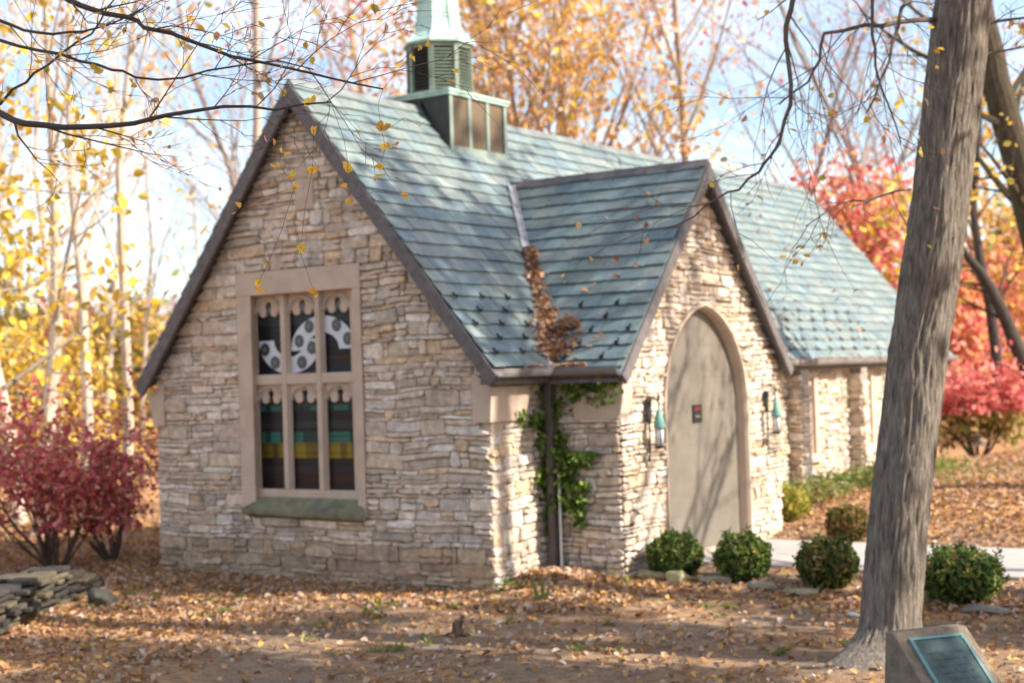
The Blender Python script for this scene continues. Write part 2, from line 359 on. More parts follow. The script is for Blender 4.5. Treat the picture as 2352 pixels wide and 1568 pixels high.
# vent low in the gable
mb=MB(); mb.box((-.97,.0,-.1),(-.62,.02,.05)); v=mb.build('foundation_vent',M_DARK,chapel)
mb=MB()
for i in range(9): mb.box((-.95+i*.037,-.012,-.09),(-.94+i*.037,.0,.045))
mb.build('grille',surf('rusty_vent',(.16,.09,.05),.8,9,.3,.1),v)
# --- left side wall (unseen but real) and nave side
def side_lim(a,b): return lambda v:[(a,b)]
mb=MB(); rubble(mb,(0,0,0),(0,1,0),(1,0,0),-.15,2.36,lambda v:[(-.02,1.12)] if not 1.87<v<2.3 else [(.72,1.12)],11,lmin=.12,lmax=.3); mb.build('side_wall',M_STONE,chapel)
WIN=[(8.62,9.02),(11.12,11.52)]
def nv(v):
    xs=[5.35]
    for a,b in WIN:
        if .95<v<2.28: xs+= [a-.14,b+.14]
    xs.append(NW); return [(xs[i],xs[i+1]) for i in range(0,len(xs),2)]
mb=MB(); rubble(mb,(0,0,0),(0,1,0),(1,0,0),.1,2.36,nv,12,lmin=.16,lmax=.45); mb.build('side_wall',M_STONE,chapel)
mb=MB(); rubble(mb,(-W,NW,0),(0,-1,0),(-1,0,0),-.2,2.36,lambda v:[(0,NW)],13,lmin=.3,lmax=.7,hmax=.2); mb.build('side_wall',M_STONE,chapel)
mb=MB(); rubble(mb,(0,NW,0),(-1,0,0),(0,1,0),-.2,2.36,lambda v:[(0,W)],14,lmin=.3,lmax=.7,hmax=.2); mb.build('end_wall',M_STONE,chapel)
def buttress(Y):
    mb=MB(); rubble(mb,(.26,Y,0),(0,1,0),(1,0,0),.1,2.1,lambda v:[(0,.3)],int(Y*7),lmin=.15,lmax=.3)
    rubble(mb,(0,Y,0),(1,0,0),(0,-1,0),.1,2.25,lambda v:[(0,.25)],int(Y*9),lmin=.15,lmax=.26)
    rubble(mb,(.25,Y+.3,0),(-1,0,0),(0,1,0),.1,2.25,lambda v:[(0,.25)],int(Y*5),lmin=.15,lmax=.26)
    mb.box((0,Y+.015,.0),(.245,Y+.285,2.33),(.3,.25,.2)); mb.build('buttress',M_STONE,chapel)
for Y in (8.0,10.5,13.0): buttress(Y)
def side_window(a,b):
    mb=MB(); z0,z1=1.06,2.2
    mb.box((-.05,a-.14,z0-.1),(.035,a,z1+.1)); mb.box((-.05,b,z0-.1),(.035,b+.14,z1+.1)); mb.box((-.05,a,z1),(.035,b,z1+.1))
    mb.prism([(-.2,a-.14,z0),(.10,a-.14,z0-.12),(.10,a-.14,z0-.2),(-.2,a-.14,z0-.2)],(0,b-a+.28,0))
    for yy in (a,b): mb.box((-.26,yy-.02 if yy==b else yy,z0),(-.05,yy if yy==b else yy+.02,z1))
    f=mb.build('side_window',M_LIME,chapel,bevel=.006)
    mb=MB(); mb.box((-.20,a,z0),(-.18,b,z1),(.03,.035,.05)); mb.build('pane',M_STAIN,f)
    mb=MB(); c=(a+b)/2; mb.box((-.178,c-.03,z0),(-.13,c+.03,z1)); mb.build('mullion',M_LIME,f)
for a,b in WIN: side_window(a,b)
# --- porch
PX=1.01; PY0,PY1=1.12,5.40; PYM=3.22; PHR=4.95; PK=(4.95-2.40)/(PYM-.93)
ARC=(3.27,1.09,1.92)       # centre y, half width, springing height
def arch_half(v,hw=ARC[1],sp=ARC[2],rise=1.24):
    if v<sp: return hw
    Rr=(rise*rise+hw*hw)/(2*hw); t=v-sp
    if t>=rise: return 0
    return (hw-Rr)+math.sqrt(max(0,Rr*Rr-t*t))
def pl_(v):
    half=(PHR-.10-v)/PK; a=max(PY0,PYM-half); b=min(PY1,PYM+half)
    if b-a<.05: b=a+.05
    h=arch_half(v,ARC[1]+.05,ARC[2],1.24+.07)
    if h>.02: return [(a,ARC[0]-h),(ARC[0]+h,b)]
    return [(a,b)]
mb=MB(); rubble(mb,(PX,0,0),(0,1,0),(1,0,0),.0,PHR-.14,pl_,21,lmin=.12,lmax=.40,hmin=.055,hmax=.13); mb.build('porch_wall',M_STONE,chapel)
mb=MB(); rubble(mb,(0,PY0,0),(1,0,0),(0,-1,0),-.12,2.36,lambda v:[(.0,1.0)] if not 1.86<v<2.3 else [(0,.42)],22,lmin=.14,lmax=.36); mb.build('porch_side_wall',M_STONE,chapel)
mb=MB(); rubble(mb,(1.0,PY1,0),(-1,0,0),(0,1,0),.1,2.36,lambda v:[(.0,1.0)],23); mb.build('porch_side_wall',M_STONE,chapel)
# porch front backing, in strips either side of the arch
mb=MB(); zs=[0-.3]+list(np.linspace(.2,3.2,26))+list(np.linspace(3.3,PHR-.15,8))
for z0,z1 in zip(zs[:-1],zs[1:]):
    def lim(z):
        half=(PHR-.12-z)/PK; return max(PY0+.02,PYM-half),min(PY1-.02,PYM+half),arch_half(max(z,0),ARC[1]+.05,ARC[2],1.24+.07)
    a0,b0,h0=lim(z0); a1,b1,h1=lim(z1)
    if h0>0:
        mb.prism([(.93,a0,z0),(.93,ARC[0]-h0,z0),(.93,ARC[0]-h1,z1),(.93,a1,z1)],(.06,0,0)); mb.prism([(.93,ARC[0]+h0,z0),(.93,b0,z0),(.93,b1,z1),(.93,ARC[0]+h1,z1)],(.06,0,0))
    else: mb.prism([(.93,a0,z0),(.93,b0,z0),(.93,b1,z1),(.93,a1,z1)],(.06,0,0))
mb.build('porch_wall_core',M_MORTAR,chapel)
# arch trim with reveal
mb=MB(); N=22
pts=[]
for s in (-1,1):
    zz=list(np.linspace(.05,ARC[2],5))+[ARC[2]+1.24*math.sin(t*math.pi/2) for t in np.linspace(.06,1,N)]
    ro=[]
    for z in zz:
        hi=arch_half(z) if z<ARC[2]+1.239 else 0
        zo=z if z<=ARC[2] else ARC[2]+(z-ARC[2])*(1.315/1.24)
        ho=arch_half(zo,ARC[1]+.055,ARC[2],1.315) if zo<ARC[2]+1.314 else 0
        ro.append((s*hi,z,s*ho,zo))
    vs=[];
    for hi,z,ho,zo in ro: vs+= [(.86,ARC[0]+hi,z),(1.00,ARC[0]+hi,z),(1.045,ARC[0]+hi+(ho-hi)*.35,z+(zo-z)*.35),(1.045,ARC[0]+ho,zo),(.96,ARC[0]+ho,zo)]
    fs=[(i*5+k,i*5+k+1,(i+1)*5+k+1,(i+1)*5+k) for i in range(len(ro)-1) for k in range(4)]
    if s>0: fs=[f[::-1] for f in fs]
    mb.add(vs,fs)
mb.build('arch_surround',M_LIME,chapel)
# door: pale panel in horizontal boards filling the arch
outl=[(ARC[0]-arch_half(z),z) for z in np.linspace(.1,ARC[2],3)]+[(ARC[0]-arch_half(ARC[2]+t),ARC[2]+t) for t in np.linspace(.05,1.24,18)]
outr=[(2*ARC[0]-a,z) for a,z in outl[::-1][1:]]
mb=MB(); mb.prism([(.80,a,z) for a,z in outl+outr],(.09,0,0)); door=mb.build('door',M_DOOR,chapel)
mb=MB()
for z in (.62,1.04,1.46,1.88,2.30,2.70):
    h=arch_half(z); mb.box((.885,ARC[0]-h+.004,z-.004),(.892,ARC[0]+h-.004,z+.004))
mb.build('board_joint',M_JOINT,door)
mb=MB(); mb.box((.89,3.22-.12,1.735),(.908,3.22+.12,1.955)); sg=mb.build('door_sign',M_BLACK,door,bevel=.004)
mb=MB()
for i in range(5): mb.box((.908,3.15+i*.028,1.885),(.9105,3.169+i*.028,1.92))
mb.build('sign_lettering',M_RED,sg)
mb=MB()
for i in range(5): mb.box((.908,3.16+i*.024,1.79+.008*(i%2)),(.9105,3.175+i*.024,1.82))
mb.build('sign_lettering',M_PALE,sg)
# threshold stones
mb=MB(); mb.box((.895,2.2,-.1),(1.045,4.34,.16)); mb.build('threshold',M_LIME,chapel,bevel=.01)
# --- gable window
WX0,WX1,WZ0,WZ1=-3.55,-1.91,.98,3.48
mb=MB(); mb.box((-3.80,-.04,WZ1),(-1.78,.16,3.77)); wl=mb.build('window_lintel',M_LIME,chapel,bevel=.008)
gw=bpy.data.objects.new('gable_window',None); C.objects.link(gw); gw.location=(-2.73,0,2.2); gw.parent=chapel; gw.matrix_parent_inverse=Matrix.Translation(-Vector(chapel.location))
wl.parent=None; wl.matrix_parent_inverse=Matrix()
def sub(o,p):   # parent under a part whose world position equals its own location
    o.parent=p; o.matrix_parent_inverse=Matrix.Translation(-Vector(p.location))
sub(wl,gw)
mb=MB(); mb.prism([(-3.79,-.035,.84),(-3.55,-.035,.84),(-3.62,.15,.84),(-3.79,.15,.84)],(0,0,2.64)); sub(mb.build('window_jamb',M_LIME,None,bevel=.006),gw)
mb=MB(); mb.prism([(-1.91,-.035,.78),(-1.79,-.035,.78),(-1.79,.15,.78),(-1.91,.15,.78)],(0,0,2.70)); sub(mb.build('window_jamb',M_LIME,None,bevel=.006),gw)
mb=MB(); mb.add([(-3.72,-.13,.80),(-1.71,-.13,.76),(-1.71,-.13,.84),(-3.72,-.13,.87),(-3.50,.04,1.0),(-1.93,.04,.99),(-3.50,.04,.7),(-1.93,.04,.7)],[(0,1,2,3),(3,2,5,4),(0,3,4,6),(1,7,5,2),(0,6,7,1)]); sub(mb.build('window_sill',M_SILL,None,bevel=.02),gw)
LIG=[(-3.61,-3.17),(-3.05,-2.605),(-2.485,-2.04)]
mb=MB(); YG=.15
mb.box((-3.62,.06,.97),(-1.914,.2,1.09)); mb.box((-3.62,.065,2.375),(-1.914,.2,2.50)); 
for a,b in ((-3.17,-3.05),(-2.605,-2.485)):
    mb.prism([(a,.14,1.09),(a+.025,.055,1.09),(b-.025,.055,1.09),(b,.14,1.09)],(0,0,2.39))
mb.box((-2.04,.072,1.09),(-1.912,.2,3.475)); mb.box((-3.64,.10,1.09),(-3.61,.2,3.48))
sub(mb.build('mullion_frame',M_LIME,None,bevel=.006),gw)
def tracery(a,b,zb,zt):
    c=(a+b)/2; h=(b-a)/2; poly=[(a,zt),(a,zb)]
    # left notch, cusp, keyhole, cusp, right notch
    nr=.030; r=.052; cz=zb+.10
    half_=[(-h+.010,zb),(-h+.010,zb+.02)]+[(-h+.010+nr-nr*math.cos(t),zb+.02+nr*math.sin(t)) for t in np.linspace(.3,math.pi-.3,6)]+[(-h+.010+2*nr,zb+.015),(-h+.085,zb-.012),(-.100,zb-.028),(-.070,zb-.024),(-.044,zb-.005),(-.036,zb+.05)]
    half_+=[(-r*math.sin(t),cz-r*1.2*math.cos(t)) for t in np.linspace(.75,math.pi-.05,8)]
    poly+=[(c+x_,z_) for x_,z_ in half_]
    mirror=[(c-x_,z_) for x_,z_ in half_[::-1]]
    poly+=mirror+[(b,zb),(b,zt)]
    mb=MB(); mb.prism([(x,.115,z) for x,z in poly],(0,.05,0))
    R0=h-.008
    arc=[(c+R0*math.cos(t),.10,zb+.02+(zt-zb-.06)*math.sin(t)) for t in np.linspace(0,math.pi,18)]
    mb.tube(arc,.014,6)
    arc=[(c+R0*.9*math.cos(t),.11,zb+.0+(zt-zb-.08)*math.sin(t)) for t in np.linspace(0,math.pi,18)]
    mb.tube(arc,.008,5)
    sub(mb.build('tracery_head',M_LIME,None),gw)
for a,b in LIG: tracery(a,b,2.17,2.385); tracery(a,b,3.24,3.485)
rg=random.Random(5)
def pane(a,b,z0,z1,upper,seed):
    rg=random.Random(seed); mb=MB()
    bands=[]   # (z from top fraction list)
    if upper: spec=[(0,.10,'k'),(.10,.16,'y'),(.16,.22,'g'),(.22,.38,'d'),(.38,.55,'k'),(.55,.62,'n'),(.62,.78,'k'),(.78,.84,'r'),(.84,.90,'k'),(.90,1,'n')]
    else: spec=[(0,.16,'n'),(.16,.22,'d'),(.22,.27,'G'),(.27,.36,'k'),(.36,.43,'d'),(.43,.46,'k'),(.46,.56,'t'),(.56,.70,'Y'),(.70,.77,'k'),(.77,.85,'p'),(.85,.92,'r'),(.92,1,'k')]
    colr={'k':(.010,.009,.009),'y':(.16,.10,.01),'g':(.02,.045,.02),'d':(.018,.022,.022),'n':(.010,.010,.028),'r':(.026,.010,.008),'p':(.018,.010,.018),
          'G':(.015,.05,.04),'t':(.014,.062,.045),'Y':(.13,.085,.008)}
    H=z1-z0
    for f0,f1,k in spec:
        nx=rg.randint(6,8) if k in 'tYyG' else 1
        rows=1
        xs=[a]+sorted(a+(b-a)*(i+rg.uniform(.2,.8))/nx for i in range(nx-1) )+[b]
        for r_ in range(rows):
            za=z1-H*(f0+(f1-f0)*r_/rows); zb=z1-H*(f0+(f1-f0)*(r_+1)/rows)
            for i in range(len(xs)-1):
                c=colr[k]; q=rg.choice((.35,.6,.9,1.7)) if nx>1 else rg.uniform(.7,1.3)
                mb.box((xs[i],YG,zb),(xs[i+1],YG+.008,za),(c[0]*q,c[1]*q,c[2]*q))
    # lead cames
    for i in range(13): z=z0+H*(i+.5)/13; mb.box((a,YG-.004,z-.003),(b,YG-.0005,z+.003),(.02,.02,.02))
    p=mb.build('glass_pane',M_STAIN,None); sub(p,gw); return p
for i,(a,b) in enumerate(LIG): pane(a-.02,b+.02,1.07,2.40,False,i+1); pane(a-.02,b+.02,2.49,3.47,True,i+11)
# white curling glass with dark rondels, in the plane of the upper lights
def gx(X,Y): # crop units -> window x,z
    px=(950+X/2.851)*.5742; py=(1050+Y/2.851)*.5742
    XX,YY=px-1176,py-784; u=XX*cr-YY*sr; ww=XX*sr+YY*cr; dd=FWD+RT*(u/FPX)-UPV*(ww/FPX); P=CAM+dd*((YG-CAM.y)/dd.y); return P.x,P.z
def half_ring(cx,cz,ro,ri,zs,t0,t1,y):
    mb=MB(); n=28; vs=[]
    for i in range(n+1):
        t=t0+(t1-t0)*i/n
        for r in (ro,ri): vs.append((cx+r*math.cos(t)*.98,y,cz+r*zs*math.sin(t)))
    m=len(vs); vs+= [(x,yy+.004,z) for x,yy,z in vs]
    fs=[(2*i,2*i+1,2*i+3,2*i+2) for i in range(n)]+[(m+2*i,m+2*i+2,m+2*i+3,m+2*i+1) for i in range(n)]
    mb.add(vs,fs); return mb
c1=gx(600,880); c2=gx(985,990)
e1=gx(235,880); e1i=gx(388,880); e2=gx(1358,990); e2i=gx(1215,990)
ro=(c1[0]-e1[0]+e2[0]-c2[0])/2; ri=ro*.50
b1=gx(600,1268); zs1=(c1[1]-b1[1])/ro
sub(half_ring(c1[0],c1[1],ro,ri,zs1,math.pi,2*math.pi,YG-.010).build('white_glass_curl',M_WHITEGLASS,None),gw)
b2=gx(985,602); zs2=(b2[1]-c2[1])/ro
sub(half_ring(c2[0],c2[1],ro,ri,zs2,0,math.pi,YG-.016).build('white_glass_curl',M_WHITEGLASS,None),gw)
M_RC=surf('rondel_eye',(.10,.13,.14),.2,9,.2,0)
def rondel(X,Y,r=.055):
    x,z=gx(X,Y); mb=MB(); y=YG-.022
    ring=lambda q,yy:[(x+q*math.cos(t),yy,z+q*1.08*math.sin(t)) for t in np.linspace(0,2*math.pi,20,endpoint=False)]
    mb.prism(ring(r,y)[::-1],(0,.006,0)); o=mb.build('rondel',M_RONDEL,None); sub(o,gw)
    mb=MB(); mb.prism(ring(r*.34,y-.004)[::-1],(0,.004,0)); k=mb.build('rondel_eye',M_RC,None)
    mb2=None
    k.parent=gw; k.matrix_parent_inverse=Matrix.Translation(-Vector(gw.location))
for X,Y in ((325,993),(440,1140),(745,1135),(860,970),(715,895),(828,728),(1140,710),(1270,865)): rondel(X,Y,.074)
for X,Y in ((370,545),(768,515),(1178,480)): rondel(X,Y,.05)
# ------------------------------------------------------------ roofs
SP=[(.20,.258,.252),(.225,.27,.258),(.185,.24,.25),(.25,.285,.262),(.205,.248,.23),(.17,.225,.24),(.235,.27,.25),(.20,.262,.262)]
def clip(poly,planes):
    for (a,b,c) in planes:   # keep a*s+b*t+c>=0
        out=[]; n=len(poly)
        for i in range(n):
            p,q=poly[i],poly[(i+1)%n]; dp=a*p[0]+b*p[1]+c; dq=a*q[0]+b*q[1]+c
            if dp>=0: out.append(p)
            if dp*dq<0: f=dp/(dp-dq); out.append((p[0]+(q[0]-p[0])*f,p[1]+(q[1]-p[1])*f))
        poly=out
        if len(poly)<3: return None
    return poly
def slates(mb,o,s,dn,nrm,S0,S1,T,planes,seed,expo=.21,wmin=.22,wmax=.42,th=.012):
    """o: point on the ridge, s along, dn down the slope; rows laid from the eave up"""
    rng=random.Random(seed); o=Vector(o);s=Vector(s).normalized();dn=Vector(dn).normalized();n=Vector(nrm).normalized()
    rows=int(T/expo)+1
    for r in range(rows):
        tb=T-r*expo; tt=tb-expo*1.15
        x=S0-rng.random()*.2
        while x<S1:
            wd=rng.uniform(wmin,wmax); a=max(x,S0)+.0025; b=min(x+wd,S1)-.0025
            if b-a>.03:
                j=rng.uniform(-.010,.010); c=rng.choice(SP); k=rng.uniform(.66,.86); lift=rng.uniform(0,.006)
                poly=clip([(a,tb+j),(b,tb+j+rng.uniform(-.006,.006)),(b,max(tt,0)),(a,max(tt,0))],planes)
                if poly:
                    f=lambda p:(tb+j-p[1])/(expo*1.15)
                    top=[o+s*p[0]+dn*p[1]+n*(.030+lift-.024*max(0,f(p))) for p in poly]
                    m=len(top); bot=[q-n*th for q in top]
                    mb.add(top+bot,[tuple(range(m))]+[(i,m+i,m+(i+1)%m,(i+1)%m) for i in range(m)],(c[0]*k,c[1]*k,c[2]*k))
            x+=wd
cs=1/math.hypot(1,KM); sn=KM*cs
TS=(.22-XR)/cs      # slope length nave
mb=MB()
n1=(sn,0,cs)
hip=lambda sg:[(-1,.18/TS,NL+0.0)]     # hip line: s <= NL + .72*t/TS
slates(mb,(XR,0,HR),(0,1,0),(cs,0,-sn),n1,-.22,NL+.8,TS,hip(1),31)
sl1=mb.build('roof_slope',M_SLATE,chapel)
csl=1/math.hypot(1,KL); snl=KL*csl
mb=MB(); slates(mb,(XR,0,HR),(0,1,0),(-csl,0,-snl),(-snl,0,csl),-.22,NL+.8,(XR+W+.14)/csl,hip(1),32,expo=.24,wmin=.3,wmax=.5); mb.build('roof_slope',M_SLATE,chapel)
# hip end
hd=Vector((0,.18,-(HR-2.5))).normalized(); TH=math.hypot(.18,HR-2.5)
mb=MB(); slates(mb,(XR,NL,HR),(-1,0,0),hd,Vector((0,HR-2.5,.18)),-3,3,TH,[(1,(TS*cs)/TH,0),(-1,(TS*cs)/TH,0)],33); mb.build('roof_hip',M_SLATE,chapel)
# under-boards so no light leaks
mb=MB()
zE=HR-KM*(.22-XR)
mb.add([(XR,-.2,HR-.01),(XR,NL,HR-.01),(.2,NL+.18,zE-.005),(.2,-.2,zE-.005),(XR,-.2,HR-.07),(XR,NL,HR-.07),(.2,NL+.18,zE-.06),(.2,-.2,zE-.06)],[(0,3,2,1),(4,5,6,7),(0,4,7,3),(3,7,6,2)])
mb.add([(XR,-.2,HR-.01),(XR,NL,HR-.01),(-W-.12,NL+.18,zE-.005),(-W-.12,-.2,zE-.005),(XR,-.2,HR-.07),(XR,NL,HR-.07),(-W-.12,NL+.18,zE-.06),(-W-.12,-.2,zE-.06)],[(0,1,2,3),(4,7,6,5),(0,3,7,4),(3,2,6,7)])
mb.add([(XR,NL,HR-.02),(.2,NL+.18,zE-.01),(2*XR-.2,NL+.18,zE-.01)],[(0,1,2)])
pT=(PYM-.93)/ (1/math.hypot(1,PK)); pc=1/math.hypot(1,PK); ps=PK*pc
for sg in (-1,1):
    ye=PYM+sg*(PYM-.93); q=[(-2.0,PYM,PHR-.01),(1.14,PYM,PHR-.01),(1.14,ye,2.39),(-2.0,ye,2.39)]
    vs=q+[(a,b,c-.06) for a,b,c in q]; fs=[(0,1,2,3),(7,6,5,4),(1,5,6,2),(2,6,7,3)]
    mb.add(vs,fs if sg<0 else [f[::-1] for f in fs])
mb.build('roof_boards',M_TRIM,chapel)
for sg,sd in ((-1,41),(1,42)):
    mb=MB(); slates(mb,(0,PYM,PHR),(1,0,0),(0,sg*pc,-ps),(0,sg*ps,pc),-2.0,1.17,pT+.03,[],sd); mb.build('porch_roof_slope',M_SLATE,chapel)
# ridge cap
mb=MB()
for sg in (-1,1): mb.obox((XR,-.21,HR+.035),(0,NL+.2,0),(sg*.13*cs,0,-.13*sn),(sg*.008,0,.010))
mb.tube([(XR,-.21,HR+.035),(XR,NL,HR+.035)],.014,6); mb.build('ridge_cap',surf('ridge_slate',(.16,.175,.17),.7,4,.35,.3,20),chapel)
mb=MB()
for sg in (-1,1): mb.obox((-1.9,PYM,PHR+.035),(3.07,0,0),(0,sg*.11*pc,-.11*ps),(0,sg*.008,.010))
mb.tube([(-1.9,PYM,PHR+.038),(1.17,PYM,PHR+.038)],.016,6); mb.build('ridge_cap',M_TRIM,chapel)
# bargeboards
def barge(x0,z0,x1,z1,ax,pos,th,wd=.17):
    d=Vector((x1-x0,z1-z0)); L=d.length; d.normalize(); nrm=Vector((-d.y,d.x)); 
    if nrm.y>0: nrm=-nrm
    pts=[(x0,z0),(x1,z1),(x1+nrm.x*wd*.9,z1+nrm.y*wd),(x0,z0-wd/abs(d.x) if abs(d.x)>.1 else z0-wd)]
    mb=MB()
    if ax=='y': mb.prism([(a,pos,b) for a,b in pts],(0,th,0))
    else: mb.prism([(pos,a,b) for a,b in pts],(th,0,0))
    return mb
zt=HR+.01
for sg in (-1,1):
    hw=(.27-XR) if sg>0 else 2.80
    m_=barge(XR,zt,XR+sg*hw,HR-(KM if sg>0 else KL)*hw-.02,'y',-.235,.045); m_.build('bargeboard',M_TRIM,chapel,bevel=.005)
    m_=barge(PYM,PHR+.01,PYM+sg*(PYM-.88),2.36,'x',1.155,.045,.15); m_.build('bargeboard',M_TRIM,chapel,bevel=.005)
# soffit strips between wall and bargeboard
mb=MB()
for sg in (-1,1):
    x1=.2 if sg>0 else -W-.1; mb.add([(XR,-.2,HR-.09),(XR,.03,HR-.09),(x1,.03,zE-.08),(x1,-.2,zE-.08)],[(0,1,2,3) if sg>0 else (3,2,1,0)])
mb.build('verge_soffit',M_TRIM,chapel)
# --- gutters
def gutter(pts,name='gutter'):
    """half-round trough along pts (horizontal), open upwards"""
    mb=MB(); prof=[(-.055,.035),(-.055,.0),(-.045,-.035),(-.015,-.055),(.02,-.055),(.045,-.04),(.06,-.01),(.06,.035),(.066,.04),(.066,.035),(.064,-.01),(.05,-.046),(.02,-.062),(-.018,-.062),(-.05,-.04),(-.06,.0),(-.06,.035)]
    vs=[]; n=len(prof)
    for i,p in enumerate(pts):
        p=Vector(p); dirs=[]
        if i<len(pts)-1: dirs.append((Vector(pts[i+1])-p).normalized())
        if i>0: dirs.append((p-Vector(pts[i-1])).normalized())
        t=sum(dirs,Vector())/len(dirs); t.normalize(); sd=Vector((t.y,-t.x,0)); k=1/max(.5,sd.dot(Vector((dirs[0].y,-dirs[0].x,0))))
        for a,b in prof: vs.append(p+sd*a*k+UZ*b)
    m=len(pts); fs=[(i*n+k,(i+1)*n+k,(i+1)*n+(k+1)%n,i*n+(k+1)%n) for i in range(m-1) for k in range(n)]
    fs+=[tuple(range(n)),tuple(range((m-1)*n+n-1,(m-1)*n-1,-1))]
    mb.add(vs,fs); return mb.build(name,M_GUT,chapel)
GZ=2.43
gutter([(.27,-.2,GZ),(.27,.87,GZ),(1.16,.87,GZ)]); gutter([(.27,5.5,GZ+.02),(.27,NL+.15,GZ+.03)])
mb=MB(); mb.box((.02,-.19,2.30),(.205,.92,2.36)); mb.box((.02,5.45,2.33),(.205,NL+.1,2.385)); mb.box((.2,.93,2.28),(1.12,1.13,2.34)); mb.build('soffit',M_TRIM,chapel)
mb=MB(); mb.prism([(.10,.80,GZ+.05),(.34,.80,GZ+.05),(.28,.74,GZ-.03),(.16,.74,GZ-.03)],(0,.012,0)); 
mb.obox((.06,.79,GZ+.035),(.22,0,0),(0,.014,.0),(0,.02,.09)); mb.build('gutter_guard',M_FLASH,chapel)
mb=MB(); mb.box((.11,.93,.0),(.20,1.03,2.36)); dsp=mb.build('downspout',surf('downspout_paint',(.085,.07,.06),.6,8,.2,.1),chapel,bevel=.012)
mb=MB(); mb.tube([(.245,.99,z+.0) for z in (-.1,.3,.6,.62,.9,1.25)],[.016]*6,8); mb.build('conduit',M_WHITE,chapel)
# valley flashing
vt=Vector((XR+(HR-PHR)/KM,PYM,PHR)); vb=Vector((.24,.95,2.42))
dv=(vb-vt).normalized(); side=Vector((0,1,0)).cross(dv).normalized()
nm=Vector((sn,0,cs)); npv=Vector((0,-ps,pc)); sa=dv.cross(nm).normalized(); sb=npv.cross(dv).normalized()
if sa.y>0: sa=-sa
if sb.x<0: sb=-sb
mb=MB(); a0=vt.lerp(vb,.02)
mb.obox(a0+nm*.045,(vb-a0)*.97,sa*.10,nm*.003); mb.obox(a0+npv*.045,(vb-a0)*.97,sb*.08,npv*.003); mb.build('valley_flashing',M_FLASH,chapel)
# --- snow guards
gm=MB(); gm.box((-.012,-.05,0),(.012,.03,.012)); gm.add([(-.026,.03,0),(.026,.03,0),(.02,.012,.036),(-.02,.012,.036),(-.026,.04,0),(.026,.04,0)],[(0,1,2,3),(5,4,3,2),(0,3,4),(1,5,2)])
gmesh=gm.mesh('snow_guard',M_IRON)
def guard(p,dn,nr):
    o=bpy.data.objects.new('snow_guard',gmesh); C.objects.link(o)
    dn=Vector(dn).normalized(); nr=Vector(nr).normalized(); x=dn.cross(nr)
    o.parent=chapel; o.matrix_parent_inverse=Matrix.Translation(-Vector(chapel.location))
    o.matrix_basis=Matrix(((x.x,dn.x,nr.x,p.x),(x.y,dn.y,nr.y,p.y),(x.z,dn.z,nr.z,p.z),(0,0,0,1)))
rg=random.Random(8); ng=0
for r in range(5):
    t=TS-.21*(r+1)+.0
    y=-.02+(.27 if r%2 else 0)
    while y<1.2-.0+(.19*r)*.7-.2:
        guard(Vector((XR,y,HR))+Vector((cs,0,-sn))*t+Vector(n1)*.04,(cs,0,-sn),n1); ng+=1; y+=.52
    y=5.75+(.27 if r%2 else 0)
    while y<11.8:
        guard(Vector((XR,y,HR))+Vector((cs,0,-sn))*t+Vector(n1)*.04,(cs,0,-sn),n1); ng+=1; y+=.54
    x=.35+(.27 if r%2 else 0)-.15*r
    while x<1.1:
        tp=pT-.21*(r+1); guard(Vector((x,PYM,PHR))+Vector((0,-pc,-ps))*tp+npv*.04,(0,-pc,-ps),npv); ng+=1; x+=.5
# --- cupola
CX,CY=XR,3.0
cup=bpy.data.objects.new('cupola',None); C.objects.link(cup); cup.location=(CX,CY,5.4); link(cup,chapel)
def cpart(mb,name,m,bevel=0,smooth=False): o=mb.build(name,m,None,bevel=bevel,smooth=smooth); sub(o,cup); return o
bx0,bx1,by0,by1=-3.15,-2.14,2.34,3.66; zb,ztp=5.36,6.17
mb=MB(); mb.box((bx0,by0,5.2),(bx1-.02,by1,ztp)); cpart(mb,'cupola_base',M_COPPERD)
for i in range(3):
    a=by0+.06+i*(by1-by0-.12)/3+.02; b=by0+.06+(i+1)*(by1-by0-.12)/3-.03
    mb=MB(); mb.box((bx1-.02,a,zb+.10),(bx1-.006,b,ztp-.04)); cpart(mb,'base_panel',M_BRONZE)
mb=MB()
for i in range(4):
    a=by0+.03+i*(by1-by0-.06)/3; mb.box((bx1-.02,a-.035,zb+.02),(bx1+.012,a+.035,ztp))
mb.box((bx1-.02,by0,zb+.0),(bx1+.010,by1,zb+.10)); cpart(mb,'base_frame',surf('patina_frame',(.24,.30,.255),.65,5,.3,.2,dark=(.12,.10,.06),dscale=5,dpos=(.5,.7),damt=.6,stretch=(1,1,.4)),.004)
# front (-Y) rake trims
mb=MB(); mb.prism([(bx1-.02,by0-.012,zb),(bx1-.10,by0-.012,zb+.10),(CX+.05,by0-.012,HR+.0),(CX+.05,by0-.012,HR+.1),(CX+.02,by0-.012,HR+.1),(bx1-.02,by0-.012,zb+.13)],(0,.012,0)); 
mb.box((bx1-.06,by0-.014,zb+.05),(bx1+.0,by0,ztp)); cpart(mb,'base_frame',M_COPPERD)
mb=MB(); mb.box((bx0-.06,by0-.06,ztp),(bx1+.05,by1+.06,ztp+.035)); mb.box((bx0-.04,by0-.04,ztp-.04),(bx1+.03,by1+.04,ztp-.001))
mb.add([(bx0-.06,by0-.06,ztp+.036),(bx1+.05,by0-.06,ztp+.036),(bx1+.05,by1+.06,ztp+.036),(bx0-.06,by1+.06,ztp+.036),(CX-.3,CY-.3,ztp+.10),(CX+.3,CY-.3,ztp+.10),(CX+.3,CY+.3,ztp+.10),(CX-.3,CY+.3,ztp+.10)],[(0,1,5,4),(1,2,6,5),(2,3,7,6),(3,0,4,7),(4,5,6,7)])
cpart(mb,'base_cornice',M_COPPER,.006)
CX,CY=CX-.05,CY-.10; a8=R(22.5); RT8=.455; Z0,Z1=6.22,6.93
